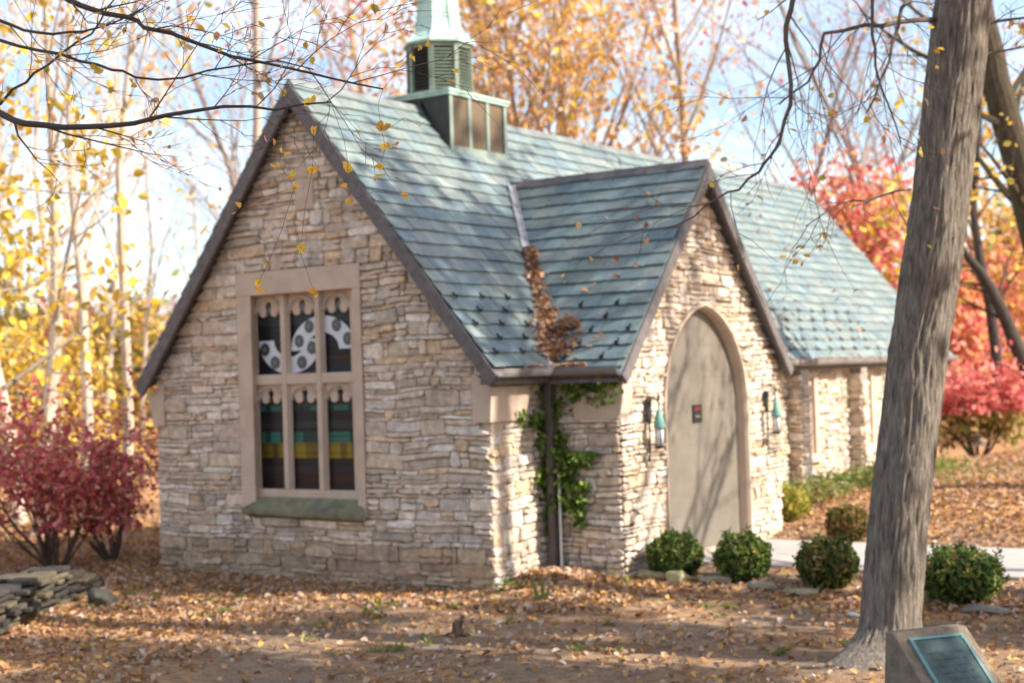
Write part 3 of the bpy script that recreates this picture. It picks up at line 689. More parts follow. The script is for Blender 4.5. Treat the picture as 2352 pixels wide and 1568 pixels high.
mb=MB(); mb.lathe((CX,CY,0),[(RT8*.9,Z0-.1),(RT8*.9,Z1)],8,ang0=a8); cpart(mb,'lantern_core',M_DARK)
mb=MB()
for k in range(8):
    g=a8+k*math.pi/4; p=Vector((CX+RT8*math.cos(g),CY+RT8*math.sin(g),0)); t=Vector((-math.sin(g),math.cos(g),0)); r_=Vector((math.cos(g),math.sin(g),0))
    mb.obox(p-t*.032-r_*.05+UZ*Z0,t*.064,r_*.055,UZ*(Z1-Z0))
mb.lathe((CX,CY,0),[(RT8*.93,Z1-.07),(RT8*1.02,Z1-.07),(RT8*1.02,Z1),(RT8*.93,Z1)],8,ang0=a8)
mb.lathe((CX,CY,0),[(RT8*.93,Z0-.02),(RT8*1.03,Z0-.02),(RT8*1.0,Z0+.05),(RT8*.93,Z0+.05)],8,ang0=a8)
cpart(mb,'lantern_frame',surf('verdigris_frame',(.16,.19,.14),.65,5,.3,.2,dark=(.28,.44,.36),dscale=4,dpos=(.5,.7),damt=.6))
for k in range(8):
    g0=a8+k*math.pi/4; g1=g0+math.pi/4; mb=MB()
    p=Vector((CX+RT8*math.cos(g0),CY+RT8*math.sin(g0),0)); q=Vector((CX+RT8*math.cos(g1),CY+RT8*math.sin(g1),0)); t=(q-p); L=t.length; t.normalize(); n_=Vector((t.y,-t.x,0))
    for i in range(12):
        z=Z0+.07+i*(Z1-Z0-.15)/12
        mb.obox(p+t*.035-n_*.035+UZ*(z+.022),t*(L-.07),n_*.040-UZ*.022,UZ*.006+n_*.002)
    cpart(mb,'louvre',M_COPPERD if k in (5,4,3) else surf('louvre_green',(.21,.26,.20),.7,7,.25,.1,dark=(.12,.11,.08),dscale=6,damt=.5) if k==0 else bpy.data.materials.get('louvre_green'))  # louvres turned from the sun get darker copper: their shade is in the colour
prof=[(.10,Z1+.0),(.505,Z1-.01),(.51,Z1+.02),(.45,Z1+.055),(.40,Z1+.11),(.345,Z1+.18),(.31,Z1+.26),(.292,Z1+.36),(.30,Z1+.362),(.30,Z1+.378),(.288,Z1+.382),(.275,Z1+.60),(.255,Z1+.95),(.265,Z1+.96),(.265,Z1+.98),(.25,Z1+1.0),(.15,Z1+2.2),(.04,Z1+3.2),(.0,Z1+3.3)]
mb=MB(); mb.lathe((CX,CY,0),prof,8,ang0=a8)
for k in range(8):
    g=a8+k*math.pi/4; mb.tube([(CX+(r_+.004)*math.cos(g),CY+(r_+.004)*math.sin(g),z) for r_,z in prof[2:17]],.012,5)
cpart(mb,'spire',M_COPPER)
# --- lanterns either side of the arch
M_TEAL=surf('teal_lamp_shade',(.13,.29,.25),.55,12,.25,.1)
def lantern(Y):
    L=bpy.data.objects.new('wall_lantern',None); C.objects.link(L); L.location=(PX+.03,Y,1.9); link(L,chapel)
    def lp(mb,name,m,sm=False): o=mb.build(name,m,None,smooth=sm); sub(o,L)
    X0=PX+.04
    mb=MB(); mb.prism([(X0,Y-.045,1.80),(X0,Y+.045,1.80),(X0,Y+.055,2.0),(X0,Y+.04,2.08),(X0,Y-.04,2.08),(X0,Y-.055,2.0)],(.025,0,0))
    mb.tube([(X0+.02,Y,1.82),(X0+.02,Y,1.60),(X0+.02,Y-.01,1.42),(X0+.015,Y-.03,1.35)],[.012,.010,.012,.022],6)
    lp(mb,'bracket',M_IRON)
    mb=MB(); mb.tube([(X0+.02,Y,1.98),(X0+.05,Y,2.06),(X0+.09,Y,2.08),(X0+.135,Y,2.05),(X0+.15,Y,2.0),(X0+.15,Y,1.93)],.011,6); mb.lathe((X0+.15,Y,0),[(.0,2.13),(.012,2.12),(.02,2.08),(.01,2.05)],8)
    lp(mb,'arm',M_IRON)
    mb=MB(); mb.lathe((X0+.15,Y,0),[(.07,1.735),(.073,1.74),(.048,1.84),(.03,1.93),(.012,1.96),(.0,1.965)],20); lp(mb,'lamp_shade',M_TEAL,True)
    mb=MB(); mb.lathe((X0+.15,Y,0),[(.045,1.53),(.048,1.735)],20); lp(mb,'lamp_glass',M_GLASSLIT,True)
    mb=MB(); mb.lathe((X0+.15,Y,0),[(.0,1.495),(.05,1.50),(.058,1.515),(.058,1.525),(.06,1.53)],20)
    for k in range(4):
        g=R(45+90*k); mb.tube([(X0+.15+.051*math.cos(g),Y+.051*math.sin(g),1.52),(X0+.15+.055*math.cos(g),Y+.055*math.sin(g),1.735)],.005,4)
    lp(mb,'lamp_base',M_IRON)
lantern(1.68); lantern(4.92)

# ------------------------------------------------------------ leaves, twigs, trees
def leaf_cloud(name,m,P,size,cols,rng,parent=None,flat=0.0,elong=1.5,curl=.25):
    """P (n,3) centres; each leaf two quads folded on its midrib"""
    n=len(P); P=np.asarray(P,dtype=np.float64)
    N=rng.normal(size=(n,3)); N[:,2]+=flat*3; N/=np.linalg.norm(N,axis=1)[:,None]
    A=rng.normal(size=(n,3)); A-= (A*N).sum(1)[:,None]*N; A/=np.linalg.norm(A,axis=1)[:,None]; B=np.cross(N,A)
    s=size*rng.uniform(.6,1.35,n)[:,None]; e=elong
    lift=N*s*curl
    lw=rng.uniform(.36,.52,n)[:,None]*s
    v0=P-A*s*e*.5; v1=P-A*s*e*.20+B*lw+lift; v2=P+A*s*e*.22+B*lw*.85+lift*.9; v3=P+A*s*e*.5+lift*.3; v4=P+A*s*e*.16-B*lw+lift*1.3; v5=P-A*s*e*.24-B*lw*.9+lift
    V=np.stack([v0,v1,v2,v3,v4,v5],1).reshape(-1,3); i=np.arange(n)*6
    F=np.concatenate([np.stack([i,i+1,i+2,i+3],1),np.stack([i,i+3,i+4,i+5],1)])
    cols=np.asarray(cols); c=cols[rng.integers(0,len(cols),n)]*rng.uniform(.75,1.25,(n,1))
    return quadmesh(name,m,V,F,np.concatenate([c,c]),parent)
def grow(mb,tips,rng,p,d,L,r,lvl,cfg,col):
    n=cfg.get('seg',5); pts=[p.copy()]; rad=[r]; d=d.normalized(); q=p.copy()
    for i in range(n):
        d=(d+Vector((rng.gauss(0,1),rng.gauss(0,1),rng.gauss(0,1)))*cfg['wob']+UZ*cfg['up']*(1 if lvl>0 else .3)).normalized()
        q=q+d*(L/n); pts.append(q.copy()); rad.append(r*(1-(i+1)/n*cfg['taper']))
    sides=8 if lvl==0 else (5 if lvl==1 else 3)
    mb.tube(pts,rad,sides,col,cap=False)
    if lvl>=cfg['lv']:
        for k in range(1,len(pts)): tips.append((pts[k],L))
        return
    k=cfg['kids'][lvl]
    for j in range(k):
        f=cfg['first'] + (1-cfg['first'])*(j+rng.random())/k if lvl==0 else .2+.8*(j+rng.random())/k
        f=min(f,.999); i=int(f*n); i=min(i,n-1); g=f*n-i; pp=pts[i].lerp(pts[i+1],g); dd=(pts[i+1]-pts[i]).normalized()
        az=rng.random()*6.283; perp=dd.orthogonal().normalized(); perp=Matrix.Rotation(az,3,dd)@perp
        ang=cfg['ang']*(.7+.6*rng.random()); nd_=dd*math.cos(ang)+perp*math.sin(ang)
        rr=(rad[i]+(rad[i+1]-rad[i])*g)*(.35+.25*rng.random()); rr=max(rr,cfg.get('rmin',.006))
        grow(mb,tips,rng,pp,nd_,L*cfg['ratio']*(1.15-.5*f if lvl==0 else .8+.4*rng.random()),rr,lvl+1,cfg,col)
def tree(name,label,cat,loc,H,r,seed,cfg,bark,leaves=None,lean=(0,0),group=None,m=None):
    """leaves: (count,size,colours,spread)"""
    base=dict(wob=.09,up=.05,taper=.75,lv=3,kids=[9,5,4],first=.35,ang=.75,ratio=.42,seg=5); base.update(cfg)
    t=thing(name,label,cat,loc,group); mb=MB(); tips=[]; rng=random.Random(seed)
    o=Vector((loc[0],loc[1],loc[2]-.15)); grow(mb,tips,rng,o,Vector((lean[0],lean[1],1)),H,r,0,base,bark)
    mb.build('trunk',m or M_TWIG,t)
    if leaves:
        cnt,size,cols,spread=leaves; nr=np.random.default_rng(seed); T=np.array([tuple(a[0]) for a in tips])
        # clumpy: some twigs carry many leaves, others none
        wgt=nr.random(len(T))**base.get('cl',5); sel=nr.choice(len(T),cnt,p=wgt/wgt.sum()); P=T[sel]+nr.normal(size=(cnt,3))*spread
        leaf_cloud('crown',M_LEAF,P,size,cols,nr,t)
    return t
def copy_thing(t,loc,rz=0,sc=1,label=None,group=None):
    r_=t.copy(); C.objects.link(r_); r_.location=loc; r_.rotation_euler=(0,0,rz); r_.scale=(sc,sc,sc)
    if label: r_['label']=label
    if group: r_['group']=group
    for ch in list(t.children):
        c=ch.copy(); C.objects.link(c); c.parent=r_; c.matrix_parent_inverse=ch.matrix_parent_inverse
    return r_
YEL=[(.75,.50,.06),(.85,.60,.12),(.70,.42,.04),(.60,.45,.08),(.80,.55,.20)]
ORG=[(.75,.40,.14),(.80,.48,.22),(.66,.32,.12),(.80,.55,.28),(.62,.34,.19)]
PNK=[(.62,.22,.16),(.70,.30,.20),(.55,.15,.13),(.72,.40,.24)]
RED=[(.70,.17,.16),(.78,.28,.24),(.62,.12,.13),(.80,.38,.28),(.74,.36,.18)]
GRN=[(.18,.24,.05),(.26,.30,.07),(.35,.36,.10),(.12,.18,.05)]
PALE=(.50,.40,.31); GREY=(.22,.18,.15); DK=(.07,.055,.045)
def gp(x,y,d):   # ground point in the direction of photo column x at depth d
    p=at(x,900,d); return (p.x,p.y,ground_z(p.x,p.y))
# slender pale trees in the wood to the left
LW='pale trees of the wood left of the chapel'
specs=[(40,27,9,.15,101,(-.10,0),'pale slender tree at far left leaning left, behind the red bush'),
       (82,25,9,.15,102,(-.03,.02),'pale forked tree second from the left, behind the red bush'),
       (188,26,11,.11,103,(.0,.0),'straight pale tree rising through the middle of the red bush'),
       (275,24,10,.10,104,(.0,.0),'straight pale tree at the right side of the red bush')]
for i,(x,d,H,r,sd,ln,lab) in enumerate(specs):
    tree('slender_tree',lab,'tree',gp(x,900,d),H,r,sd,dict(kids=[9,5,3],first=.4,ang=.55,ratio=.4,wob=.07),PALE,(130,.12,YEL+ORG,.25),ln,LW)
proto=tree('slender_tree','pale slender tree standing deeper in the wood left of the chapel','tree',gp(130,900,36),13,.10,110,dict(kids=[11,6,4],first=.3,ang=.6,ratio=.42,wob=.08),PALE,(160,.12,ORG+YEL,.3),(0,0),LW)
for i,(x,d,rz,s) in enumerate([(235,38,2,.9),(330,40,3,.8),(60,45,5,1.0),(-60,40,1.5,.9),(450,60,3.3,1.0)]):
    copy_thing(proto,gp(x,900,d),rz,s)
# young tree right behind the gable's left slope, forked high up
tree('forked_tree','bare tree forking high up just left of the gable peak','tree',gp(556,900,30),13,.14,121,dict(kids=[7,5,4],first=.62,ang=.5,ratio=.38,wob=.035,taper=.6),(.42,.34,.27),(350,.10,PNK+ORG,.3))
# yellow maple crown at left
tree('yellow_maple','maple with bright yellow leaves at the left edge','tree',gp(-250,900,20),7.0,.15,131,dict(kids=[13,7,5],first=.22,ang=1.25,ratio=.50,wob=.12,up=.0),(.25,.2,.15),(1900,.11,YEL,.14))
tree('yellow_maple','low yellow maple glowing behind the red bush','tree',gp(130,900,31),3.6,.10,132,dict(kids=[13,7,5],first=.25,ang=1.2,ratio=.48,wob=.12,up=.0),PALE,(1150,.12,YEL+[(.85,.70,.10)],.2))
# green and pink middle distance at left
tree('yellow_green_tree','yellow green bushy tree low in the distance at left','tree',gp(20,900,46),5.5,.14,133,dict(kids=[12,6,5],first=.15,ang=.9),GREY,(3500,.17,GRN+GRN+YEL,.5))
tree('yellow_green_tree','yellow green bushy tree beyond the left roof slope','tree',gp(330,900,55),4.2,.14,134,dict(kids=[12,6,5],first=.15,ang=.9),GREY,(3000,.19,GRN+YEL+ORG,.6))
tree('pink_tree','salmon pink tree low in the distance at left','tree',gp(150,900,58),4.8,.14,135,dict(kids=[12,6,5],first=.12,ang=.9),GREY,(3500,.2,PNK+ORG,.6))
# orange tree behind cupola
for i,(x,d,sd,ln,lab) in enumerate([(1290,38,141,(-.12,.02),'big orange oak behind the nave, right of the cupola'),(1340,40,142,(.10,0),'orange oak right behind the nave roof, leaning right'),(1180,42,143,(-.03,0),'orange oak partly hidden by the cupola spire')]):
    tree('orange_tree',lab,'tree',gp(x,900,d),14,.24,sd,dict(kids=[15,7,5],first=.12,ang=.50,ratio=.45,wob=.08,up=.10),(.30,.21,.14),(3000,.13,ORG+YEL[:3]+[(.8,.6,.42)],.45),ln)
tree('orange_tree','thin orange leaved tree left of the cupola','tree',gp(930,900,46),17,.2,144,dict(kids=[14,7,4],first=.25,ang=.6,up=.08),(.42,.32,.24),(1500,.14,ORG+PNK,.4))
# bare trees between cupola and big trunk
tree('bare_tree','bare grey tree rising straight behind the porch peak','tree',gp(1628,900,40),17,.17,151,dict(kids=[15,7,5],first=.30,ang=.55,up=.09,ratio=.42,wob=.05),(.34,.26,.20),(350,.12,ORG+PNK,.3))
bt=tree('bare_tree','bare twiggy tree behind the nave ridge','tree',gp(1760,900,46),15,.15,152,dict(kids=[15,7,5],first=.25,ang=.7,up=.06,ratio=.44),(.30,.25,.22),(260,.12,PNK,.3),group='bare trees behind the nave')
for x,d,rz,s in [(1480,50,2,1.15),(1950,48,1,1),(2120,44,4,1.05),(760,55,3,1.2),(620,50,5,1.1),(1060,55,1,1.25)]: copy_thing(bt,gp(x,900,d),rz,s)
# red trees
tree('red_maple','bright red maple beyond the far end of the nave roof','tree',gp(1990,900,42),6.6,.2,161,dict(kids=[16,8,5],first=.15,ang=.75,ratio=.40),GREY,(3800,.15,RED+PNK+ORG[:2],.5))
tree('red_maple','scarlet and orange maple right of the large trunk','tree',gp(2225,900,44),5.0,.18,162,dict(kids=[16,8,5],first=.12,ang=.8,ratio=.42),GREY,(2600,.15,RED[3:]+ORG+PNK+YEL[:2],.5))
tree('golden_tree','golden yellow tree at the right edge in the distance','tree',gp(2380,900,46),6.5,.2,163,dict(kids=[16,8,5],first=.12,ang=.8,ratio=.42),GREY,(4500,.16,YEL+ORG[:2]+GRN[:2],.5))
tree('pink_tree','dusky pink tree low behind the dark trunks at right','tree',gp(2300,900,60),5,.2,164,dict(kids=[14,7,5],first=.1,ang=.8,ratio=.45),GREY,(9000,.2,PNK+[(.5,.3,.2)],.6))
tree('red_maple','small crimson maple left of the large trunk beyond the nave','tree',gp(2075,900,38),4.6,.15,165,dict(kids=[14,7,5],first=.2,ang=.8,ratio=.4),GREY,(3500,.14,RED+ORG[:2],.35))

def bush(name,label,loc,rx,rz_,cnt,size,cols,seed,stems=14,stemcol=(.10,.07,.05),hollow=.35,cat='bush',zlow=.35,twigs=True,flat=0,elong=1.5,cols_low=None):
    t=thing(name,label,cat,loc); rng=random.Random(seed); nr=np.random.default_rng(seed); mb=MB(); tips=[]
    o=Vector(loc)
    for i in range(stems):
        a=rng.random()*6.283; s=rng.random()**.6; d=Vector((math.cos(a)*s*rx/rz_*.9,math.sin(a)*s*rx/rz_*.9,1.0)).normalized()
        L=rz_*rng.uniform(.75,1.0)*(1+.25*s)
        grow(mb,tips,rng,o+Vector((math.cos(a),math.sin(a),0))*.06*rx,d,L,.012+.012*rz_*rng.random(),1,dict(wob=.13,up=.02,taper=.8,lv=3,kids=[0,6,3],first=.3,ang=.65,ratio=.42,seg=5,rmin=.003),stemcol)
    mb.build('stem',M_TWIG,t)
    T=np.array([tuple(a[0]) for a in tips]); T=T[T[:,2]>loc[2]+zlow*rz_]
    sel=nr.integers(0,len(T),cnt); P=T[sel]+nr.normal(size=(cnt,3))*size*1.2
    if cols_low is not None:
        q=P[:,2]<loc[2]+rz_*.62
        leaf_cloud('foliage',M_LEAF,P[~q],size,cols,nr,t,flat,elong); leaf_cloud('foliage',M_LEAF,P[q],size,cols_low,nr,t,flat,elong)
    else: leaf_cloud('foliage',M_LEAF,P,size,cols,nr,t,flat,elong)
    return t
BUR=[(.70,.17,.19),(.58,.11,.14),(.80,.30,.28),(.42,.08,.10),(.78,.40,.28),(.50,.22,.10)]
bush('red_bush','crimson burning bush at the left corner of the chapel',onz(130,1305,-.03)[:],1.6,1.72,4200,.058,BUR,201,18,zlow=.28,flat=.3)
bush('red_bush','second crimson bush close against the left wall',onz(255,1290,-.03)[:],.95,1.50,2200,.058,BUR,202,12,zlow=.25,flat=.3)
bush('red_bush','pink red bush turning green below, right of the large trunk',(gp(2240,1020,31)),1.7,1.55,3000,.10,RED[:4]+[(.75,.3,.25)],203,18,zlow=.15,flat=.3,cols_low=[(.35,.32,.08),(.45,.30,.12),(.25,.28,.07),(.6,.4,.2)])

# boxwood shrubs
def boxwood(label,loc,r,h,seed,group='clipped evergreen shrubs by the walk',cols=None,nl=5200):
    t=thing('boxwood_shrub',label,'shrub',loc,group); nr=np.random.default_rng(seed); rng=random.Random(seed)
    mb=MB(); 
    for i in range(60):
        a=rng.random()*6.283; e=rng.uniform(.15,1.5); d=Vector((math.cos(a)*math.cos(e),math.sin(a)*math.cos(e),math.sin(e)))
        p=Vector(loc)+Vector((0,0,.03)); q=p+Vector((d.x*r,d.y*r,d.z*h))*rng.uniform(.8,1.02); mb.tube([p,p.lerp(q,.5)+Vector((0,0,.02)),q],[.008,.005,.002],4,(.09,.07,.045))
    mb.build('stem',M_TWIG,t)
    n=nl; D=nr.normal(size=(n,3)); D/=np.linalg.norm(D,axis=1)[:,None]; 
    lump=1+.24*np.sin(D[:,0]*7+seed)*np.sin(D[:,1]*6+seed*2)+.08*np.sin(D[:,2]*9+seed)
    rad=(1-nr.random(n)**1.6*.5)*lump+nr.normal(size=n)*.04
    P=np.stack([D[:,0]*r*rad,D[:,1]*r*rad,(D[:,2]*.55+.50)*h*np.where(D[:,2]>0,rad,1)],1); P[:,2]=np.maximum(P[:,2],.02); P+=np.array(loc)
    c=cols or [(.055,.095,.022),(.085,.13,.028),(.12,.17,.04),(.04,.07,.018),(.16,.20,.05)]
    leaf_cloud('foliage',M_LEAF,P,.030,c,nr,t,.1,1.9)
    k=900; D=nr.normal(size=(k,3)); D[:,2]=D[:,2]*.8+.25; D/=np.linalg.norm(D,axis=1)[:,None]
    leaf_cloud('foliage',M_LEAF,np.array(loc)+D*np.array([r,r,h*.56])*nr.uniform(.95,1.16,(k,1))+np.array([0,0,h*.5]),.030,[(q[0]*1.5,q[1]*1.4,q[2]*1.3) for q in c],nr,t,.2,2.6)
    # a few fallen leaves caught in it
    k=90; D=nr.normal(size=(k,3)); D[:,2]=abs(D[:,2]); D/=np.linalg.norm(D,axis=1)[:,None]
    leaf_cloud('caught_leaves',M_DRY,np.array(loc)+D*np.array([r,r,h*.55])*1.0+np.array([0,0,h*.5]),.05,[(.5,.3,.10),(.6,.4,.2),(.4,.2,.08)],nr,t)
    return t
def gz(p,dz=0): return (p[0],p[1],ground_z(p[0],p[1])+dz)
def sp(x,y,z0):
    p=onz(x,y,z0); return (p.x,p.y,ground_z(p.x,p.y))
boxwood('round evergreen shrub nearest the left side of the arched door',sp(1553,1322,.07),.28,.40,301)
boxwood('round evergreen shrub in front of the right half of the arched door',sp(1707,1330,.07),.275,.43,302)
boxwood('ragged evergreen shrub just left of the large trunk, before the walk',sp(1903,1343,.07),.285,.44,303,cols=[(.06,.095,.022),(.09,.13,.03),(.15,.17,.045),(.05,.07,.02),(.20,.15,.05)])
boxwood('wide dark evergreen shrub right of the large trunk',sp(2208,1368,.07),.36,.46,304)
boxwood('small bronzed shrub behind the walk, before the nave wall',sp(1948,1224,.2),.25,.40,305,cols=[(.10,.11,.03),(.16,.13,.04),(.08,.09,.03),(.24,.13,.05)],nl=3000)
boxwood('low yellow green shrub against the right corner of the porch',gz((.75,6.0)),.34,.42,306,cols=[(.26,.26,.05),(.18,.22,.04),(.38,.33,.07)],nl=2600)
# ivy and ground cover
def ivy_cloud(name,label,cat,centres,size,cols,seed,kind=None,vine=None,elong=1.1):
    nr=np.random.default_rng(seed); P=[]
    for (x,y,z,sx,sy,sz,n) in centres: P.append(nr.normal(size=(n,3))*np.array([sx,sy,sz])+np.array([x,y,z]))
    P=np.concatenate(P)
    if vine:
        t=thing(name,label,cat,vine[0][0]); mb=MB()
        for v_ in vine: mb.tube(v_,.006,5,(.16,.11,.07))
        mb.build('vine_stem',M_TWIG,t); leaf_cloud('foliage',M_LEAF,P,size,cols,nr,t,.0,elong); return t
    o=leaf_cloud(name,M_LEAF,P,size,cols,nr,None,.6,elong); tag(o,label,cat,None,kind); return o
IV=[(.15,.24,.04),(.20,.29,.055),(.10,.17,.035),(.30,.34,.08),(.07,.12,.025)]
cen=[]
yy=1.03
for (x,z,s,n) in [(.02,2.18,.05,60),(.10,2.05,.07,50),(.55,2.22,.12,110),(.80,2.22,.09,60),(.38,2.20,.08,70),(.05,1.9,.06,60),(-.02,1.75,.07,60),(.08,1.65,.07,80),(.12,1.5,.09,110),(.05,1.38,.09,110),(.22,1.40,.08,90),(.40,1.38,.08,80),(.58,1.42,.05,50),(.70,1.44,.05,50),(.02,1.22,.08,100),(.20,1.22,.07,70),(.02,1.05,.08,110),(.10,.92,.07,90),(.02,.80,.06,70),(.40,1.05,.07,60),(.42,.92,.07,60),(.50,.80,.05,40),(.50,.68,.04,30),(.62,1.1,.05,25),(.0,.62,.04,30)]:
    cen.append((x+.08,yy,z,s,.03,s*.8,n))
for (y,z,n) in [(.75,1.88,30),(.55,1.90,20),(.9,1.86,50),(.95,1.6,40),(.9,1.2,40)]: cen.append((.06,y,z,.03,.08,.05,n))
cen=[(min(a,.30+.6*(a-.3)) if c_<2 else a,b,c_,d,.05,f,int(g*1.0)) for a,b,c_,d,e,f,g in cen]
ivy_cloud('ivy_vine','green ivy climbing the downspout in the corner beside the porch','ivy',cen,.062,IV,401,vine=[[(.1,1.05,0),(.05,1.05,.6),(.12,1.05,1.2),(.06,1.05,1.8),(.3,1.05,2.2),(.9,1.05,2.24)],[(.1,1.05,1.1),(.45,1.05,1.35),(.8,1.05,1.45)],[(.1,1.05,1.2),(.4,1.05,1.0),(.58,1.05,.65)]])
ivy_cloud('ground_cover','low green ground cover with leaves along the nave wall',None,[(.7,y,ground_z(.7,y)+.10,.35,.35,.07,220) for y in np.arange(6.9,13,.45)],.06,[(.14,.20,.05),(.22,.24,.06),(.3,.28,.09)],402,'stuff')
ivy_cloud('ground_cover','sprigs of ivy among the leaf drift at the chapel corner',None,[(.15,.1,.05,.18,.14,.07,90),(.6,.6,.03,.2,.2,.04,60),(1.1,.9,.05,.12,.1,.05,70)],.05,IV,403,'stuff')

# ------------------------------------------------------------ fallen leaves
FAL=[(.56,.34,.10),(.50,.39,.31),(.42,.22,.10),(.47,.28,.15),(.34,.16,.08),(.50,.34,.22),(.29,.17,.11),(.50,.28,.12),(.42,.30,.22),(.36,.19,.09),(.44,.25,.13)]
def in_bldg(X,Y): return ((X>-5.35)&(X<.03)&(Y>-.03)&(Y<16))|((X>0)&(X<1.06)&(Y>1.08)&(Y<5.44))
def fallen():
    nr=np.random.default_rng(7)
    n=400000; X=nr.uniform(-14,12,n); Y=nr.uniform(-7.5,22,n)
    d=leaf_density(X,Y)*.55
    # patchiness
    pn=np.array([noise.noise(Vector((x*.8,y*.8,5)))+.6*noise.noise(Vector((x*2.6,y*2.6,9))) for x,y in zip(X,Y)])
    keep=nr.random(n)<np.clip(d*(1+1.1*pn),0.0,1)*np.where(Y>8,.6,1)
    keep&=~in_bldg(X,Y); keep&=~((Y>2.2)&(Y<4.65)&(X>1)&(nr.random(n)<.985))
    # inside the camera's field only
    rel=np.stack([X-CAM.x,Y-CAM.y],1); dep=rel@np.array([_v.x,_v.y]); lat=rel@np.array([RT.x,RT.y]); keep&=(dep>9)&(abs(lat/dep)<.42)
    X,Y=X[keep],Y[keep]; Z=np.array([ground_z(x,y) for x,y in zip(X,Y)])+nr.uniform(.004,.03,len(X))
    onp=(Y>2.25)&(Y<4.62)&(X>1.05); Z=np.where(onp,.15,Z)
    o=leaf_cloud('fallen_leaves',M_DRY,np.stack([X,Y,Z],1),.050,FAL,nr,None,.5,1.35,.35); tag(o,'carpet of dry orange and brown leaves on the ground',None,None,'stuff')
    # deeper drift banked against the gable and in the corner
    n=15000; X=nr.uniform(-5.3,1.1,n); Y=-abs(nr.normal(size=n))*.24-.03
    cor=nr.random(n)<.42; X=np.where(cor,.05+abs(nr.normal(size=n))*.55,X); Y=np.where(cor,nr.uniform(-.4,1.05,n),Y)
    k=~in_bldg(X,Y)&(X<1.6); X,Y,cor=X[k],Y[k],cor[k]
    hh=np.where(cor,.22*np.exp(-((Y-.6)/.6)**2)*np.exp(-np.maximum(X-.5,0)/.5),.10*np.exp(Y/.22))
    Z=np.array([ground_z(x,y) for x,y in zip(X,Y)])+hh*nr.random(len(X))**.6+.01
    o=leaf_cloud('fallen_leaves',M_DRY,np.stack([X,Y,Z],1),.064,FAL,nr,None,.3,1.35,.35); tag(o,'drift of orange leaves banked along the foot of the gable and in the corner',None,None,'stuff')
    # under the drift: a mound so no holes show
fallen()
def roof_leaves():
    nr=np.random.default_rng(9); P=[]
    for i in range(1250):
        f=.42+.57*nr.random(); p=vt.lerp(vb,f); wd=.035+.11*max(0,(f-.7)/.3)**1.2
        a=abs(nr.normal())*wd; q=p+(sa*a*.9 if nr.random()<.45 else sb*a*1.5)+Vector((0,0,.06+nr.random()*.05)); P.append(tuple(q))
    c=vb+sb*.38+Vector((0,0,.0)); c=vt.lerp(vb,.86)+sb*.30
    for i in range(480):
        d=nr.normal(size=3); d/=np.linalg.norm(d); P.append(tuple(Vector(c)+Vector((d[0]*.12,d[1]*.10,.06+abs(d[2])*.09))))
    for i in range(450): P.append((.27+nr.normal()*.025,nr.uniform(5.6,13),GZ+.03+nr.random()*.03))
    for i in range(160): P.append((nr.uniform(.2,.7) ,.87+nr.normal()*.02,GZ+.03+nr.random()*.03))
    for i in range(60): P.append((.27,nr.uniform(.3,.85),GZ+.03+nr.random()*.02))
    # stray leaves lying on the slates, at the guards
    for i in range(90):
        t=TS*(1-nr.random()**1.6*.9); y=nr.uniform(5.8,13); P.append(tuple(Vector((XR,y,HR))+Vector((cs,0,-sn))*t+Vector(n1)*.055))
    for i in range(22):
        t=pT*nr.random(); x=nr.uniform(-.2,1.1); P.append(tuple(Vector((x,PYM,PHR))+Vector((0,-pc,-ps))*t+npv*.055))
    o=leaf_cloud('fallen_leaves',M_DRY,P,.055,[(.36,.16,.08),(.45,.24,.12),(.28,.13,.08),(.55,.33,.18),(.5,.40,.33)],nr,None,.3,1.3,.3)
    tag(o,'brown leaves packed in the roof valley and lying in the gutters',None,None,'stuff')
roof_leaves()

# ------------------------------------------------------------ stones
def rock(name,label,cat,c,sx,sy,sz,rz,seed,col,group=None):
    bm=bmesh.new(); bmesh.ops.create_icosphere(bm,subdivisions=3,radius=1)
    rng=random.Random(seed); pl=[(Vector((rng.gauss(0,1),rng.gauss(0,1),rng.gauss(0,.6))).normalized(),rng.uniform(.62,.85)) for _ in range(14)]
    for v in bm.verts:
        for n_,k in pl:
            q=v.co.dot(n_)-k
            if q>0: v.co-=n_*q
        v.co*=1+.06*noise.noise(v.co*3+Vector((seed,0,0))); 
    me=bpy.data.meshes.new(name); bmesh.ops.scale(bm,vec=(sx,sy,sz),verts=bm.verts); bm.to_mesh(me); bm.free(); me.materials.append(M_ROCK)
    ca=me.color_attributes.new('Col','FLOAT_COLOR','CORNER'); ca.data.foreach_set('color',[*col,1]*len(me.loops))
    o=bpy.data.objects.new(name,me); C.objects.link(o); o.location=c; o.rotation_euler=(0,0,rz); tag(o,label,cat,group); return o
EG='flat edging stones of the shrub bed'
ed=[(1.28,1.32,.30,.14,.07,.1,(.36,.30,.17),'ochre edging stone nearest the porch corner'),(1.62,1.20,.17,.11,.09,.5,(.38,.33,.17),'blocky mossy edging stone below the first round shrub'),(2.05,1.28,.26,.12,.05,.05,(.30,.26,.18),'flat edging stone below the gap between first two round shrubs'),
    (2.62,1.20,.24,.10,.05,-.1,(.28,.24,.17),'flat edging stone below the second round shrub'),(3.12,1.08,.28,.10,.045,.05,(.33,.30,.17),'long pale edging stone below the third round shrub'),(4.15,.95,.22,.10,.04,.2,(.25,.21,.17),'dull edging stone just behind the large trunk'),(5.1,.85,.3,.12,.05,0,(.22,.19,.16),'grey edging stone at the right edge of the bed')]
for i,(x,y,sx,sy,sz,rz,col,lab) in enumerate(ed): rock('edging_stone',lab,'stone',(x,y,ground_z(x,y)+sz*.45),sx,sy,sz,rz,500+i,col,EG)
p=onz(1960,1409,-.05); rock('pale_stone','small pale stone on the ground left of the large trunk','stone',(p.x,p.y,ground_z(p.x,p.y)+.015),.10,.05,.03,.4,520,(.6,.56,.5))
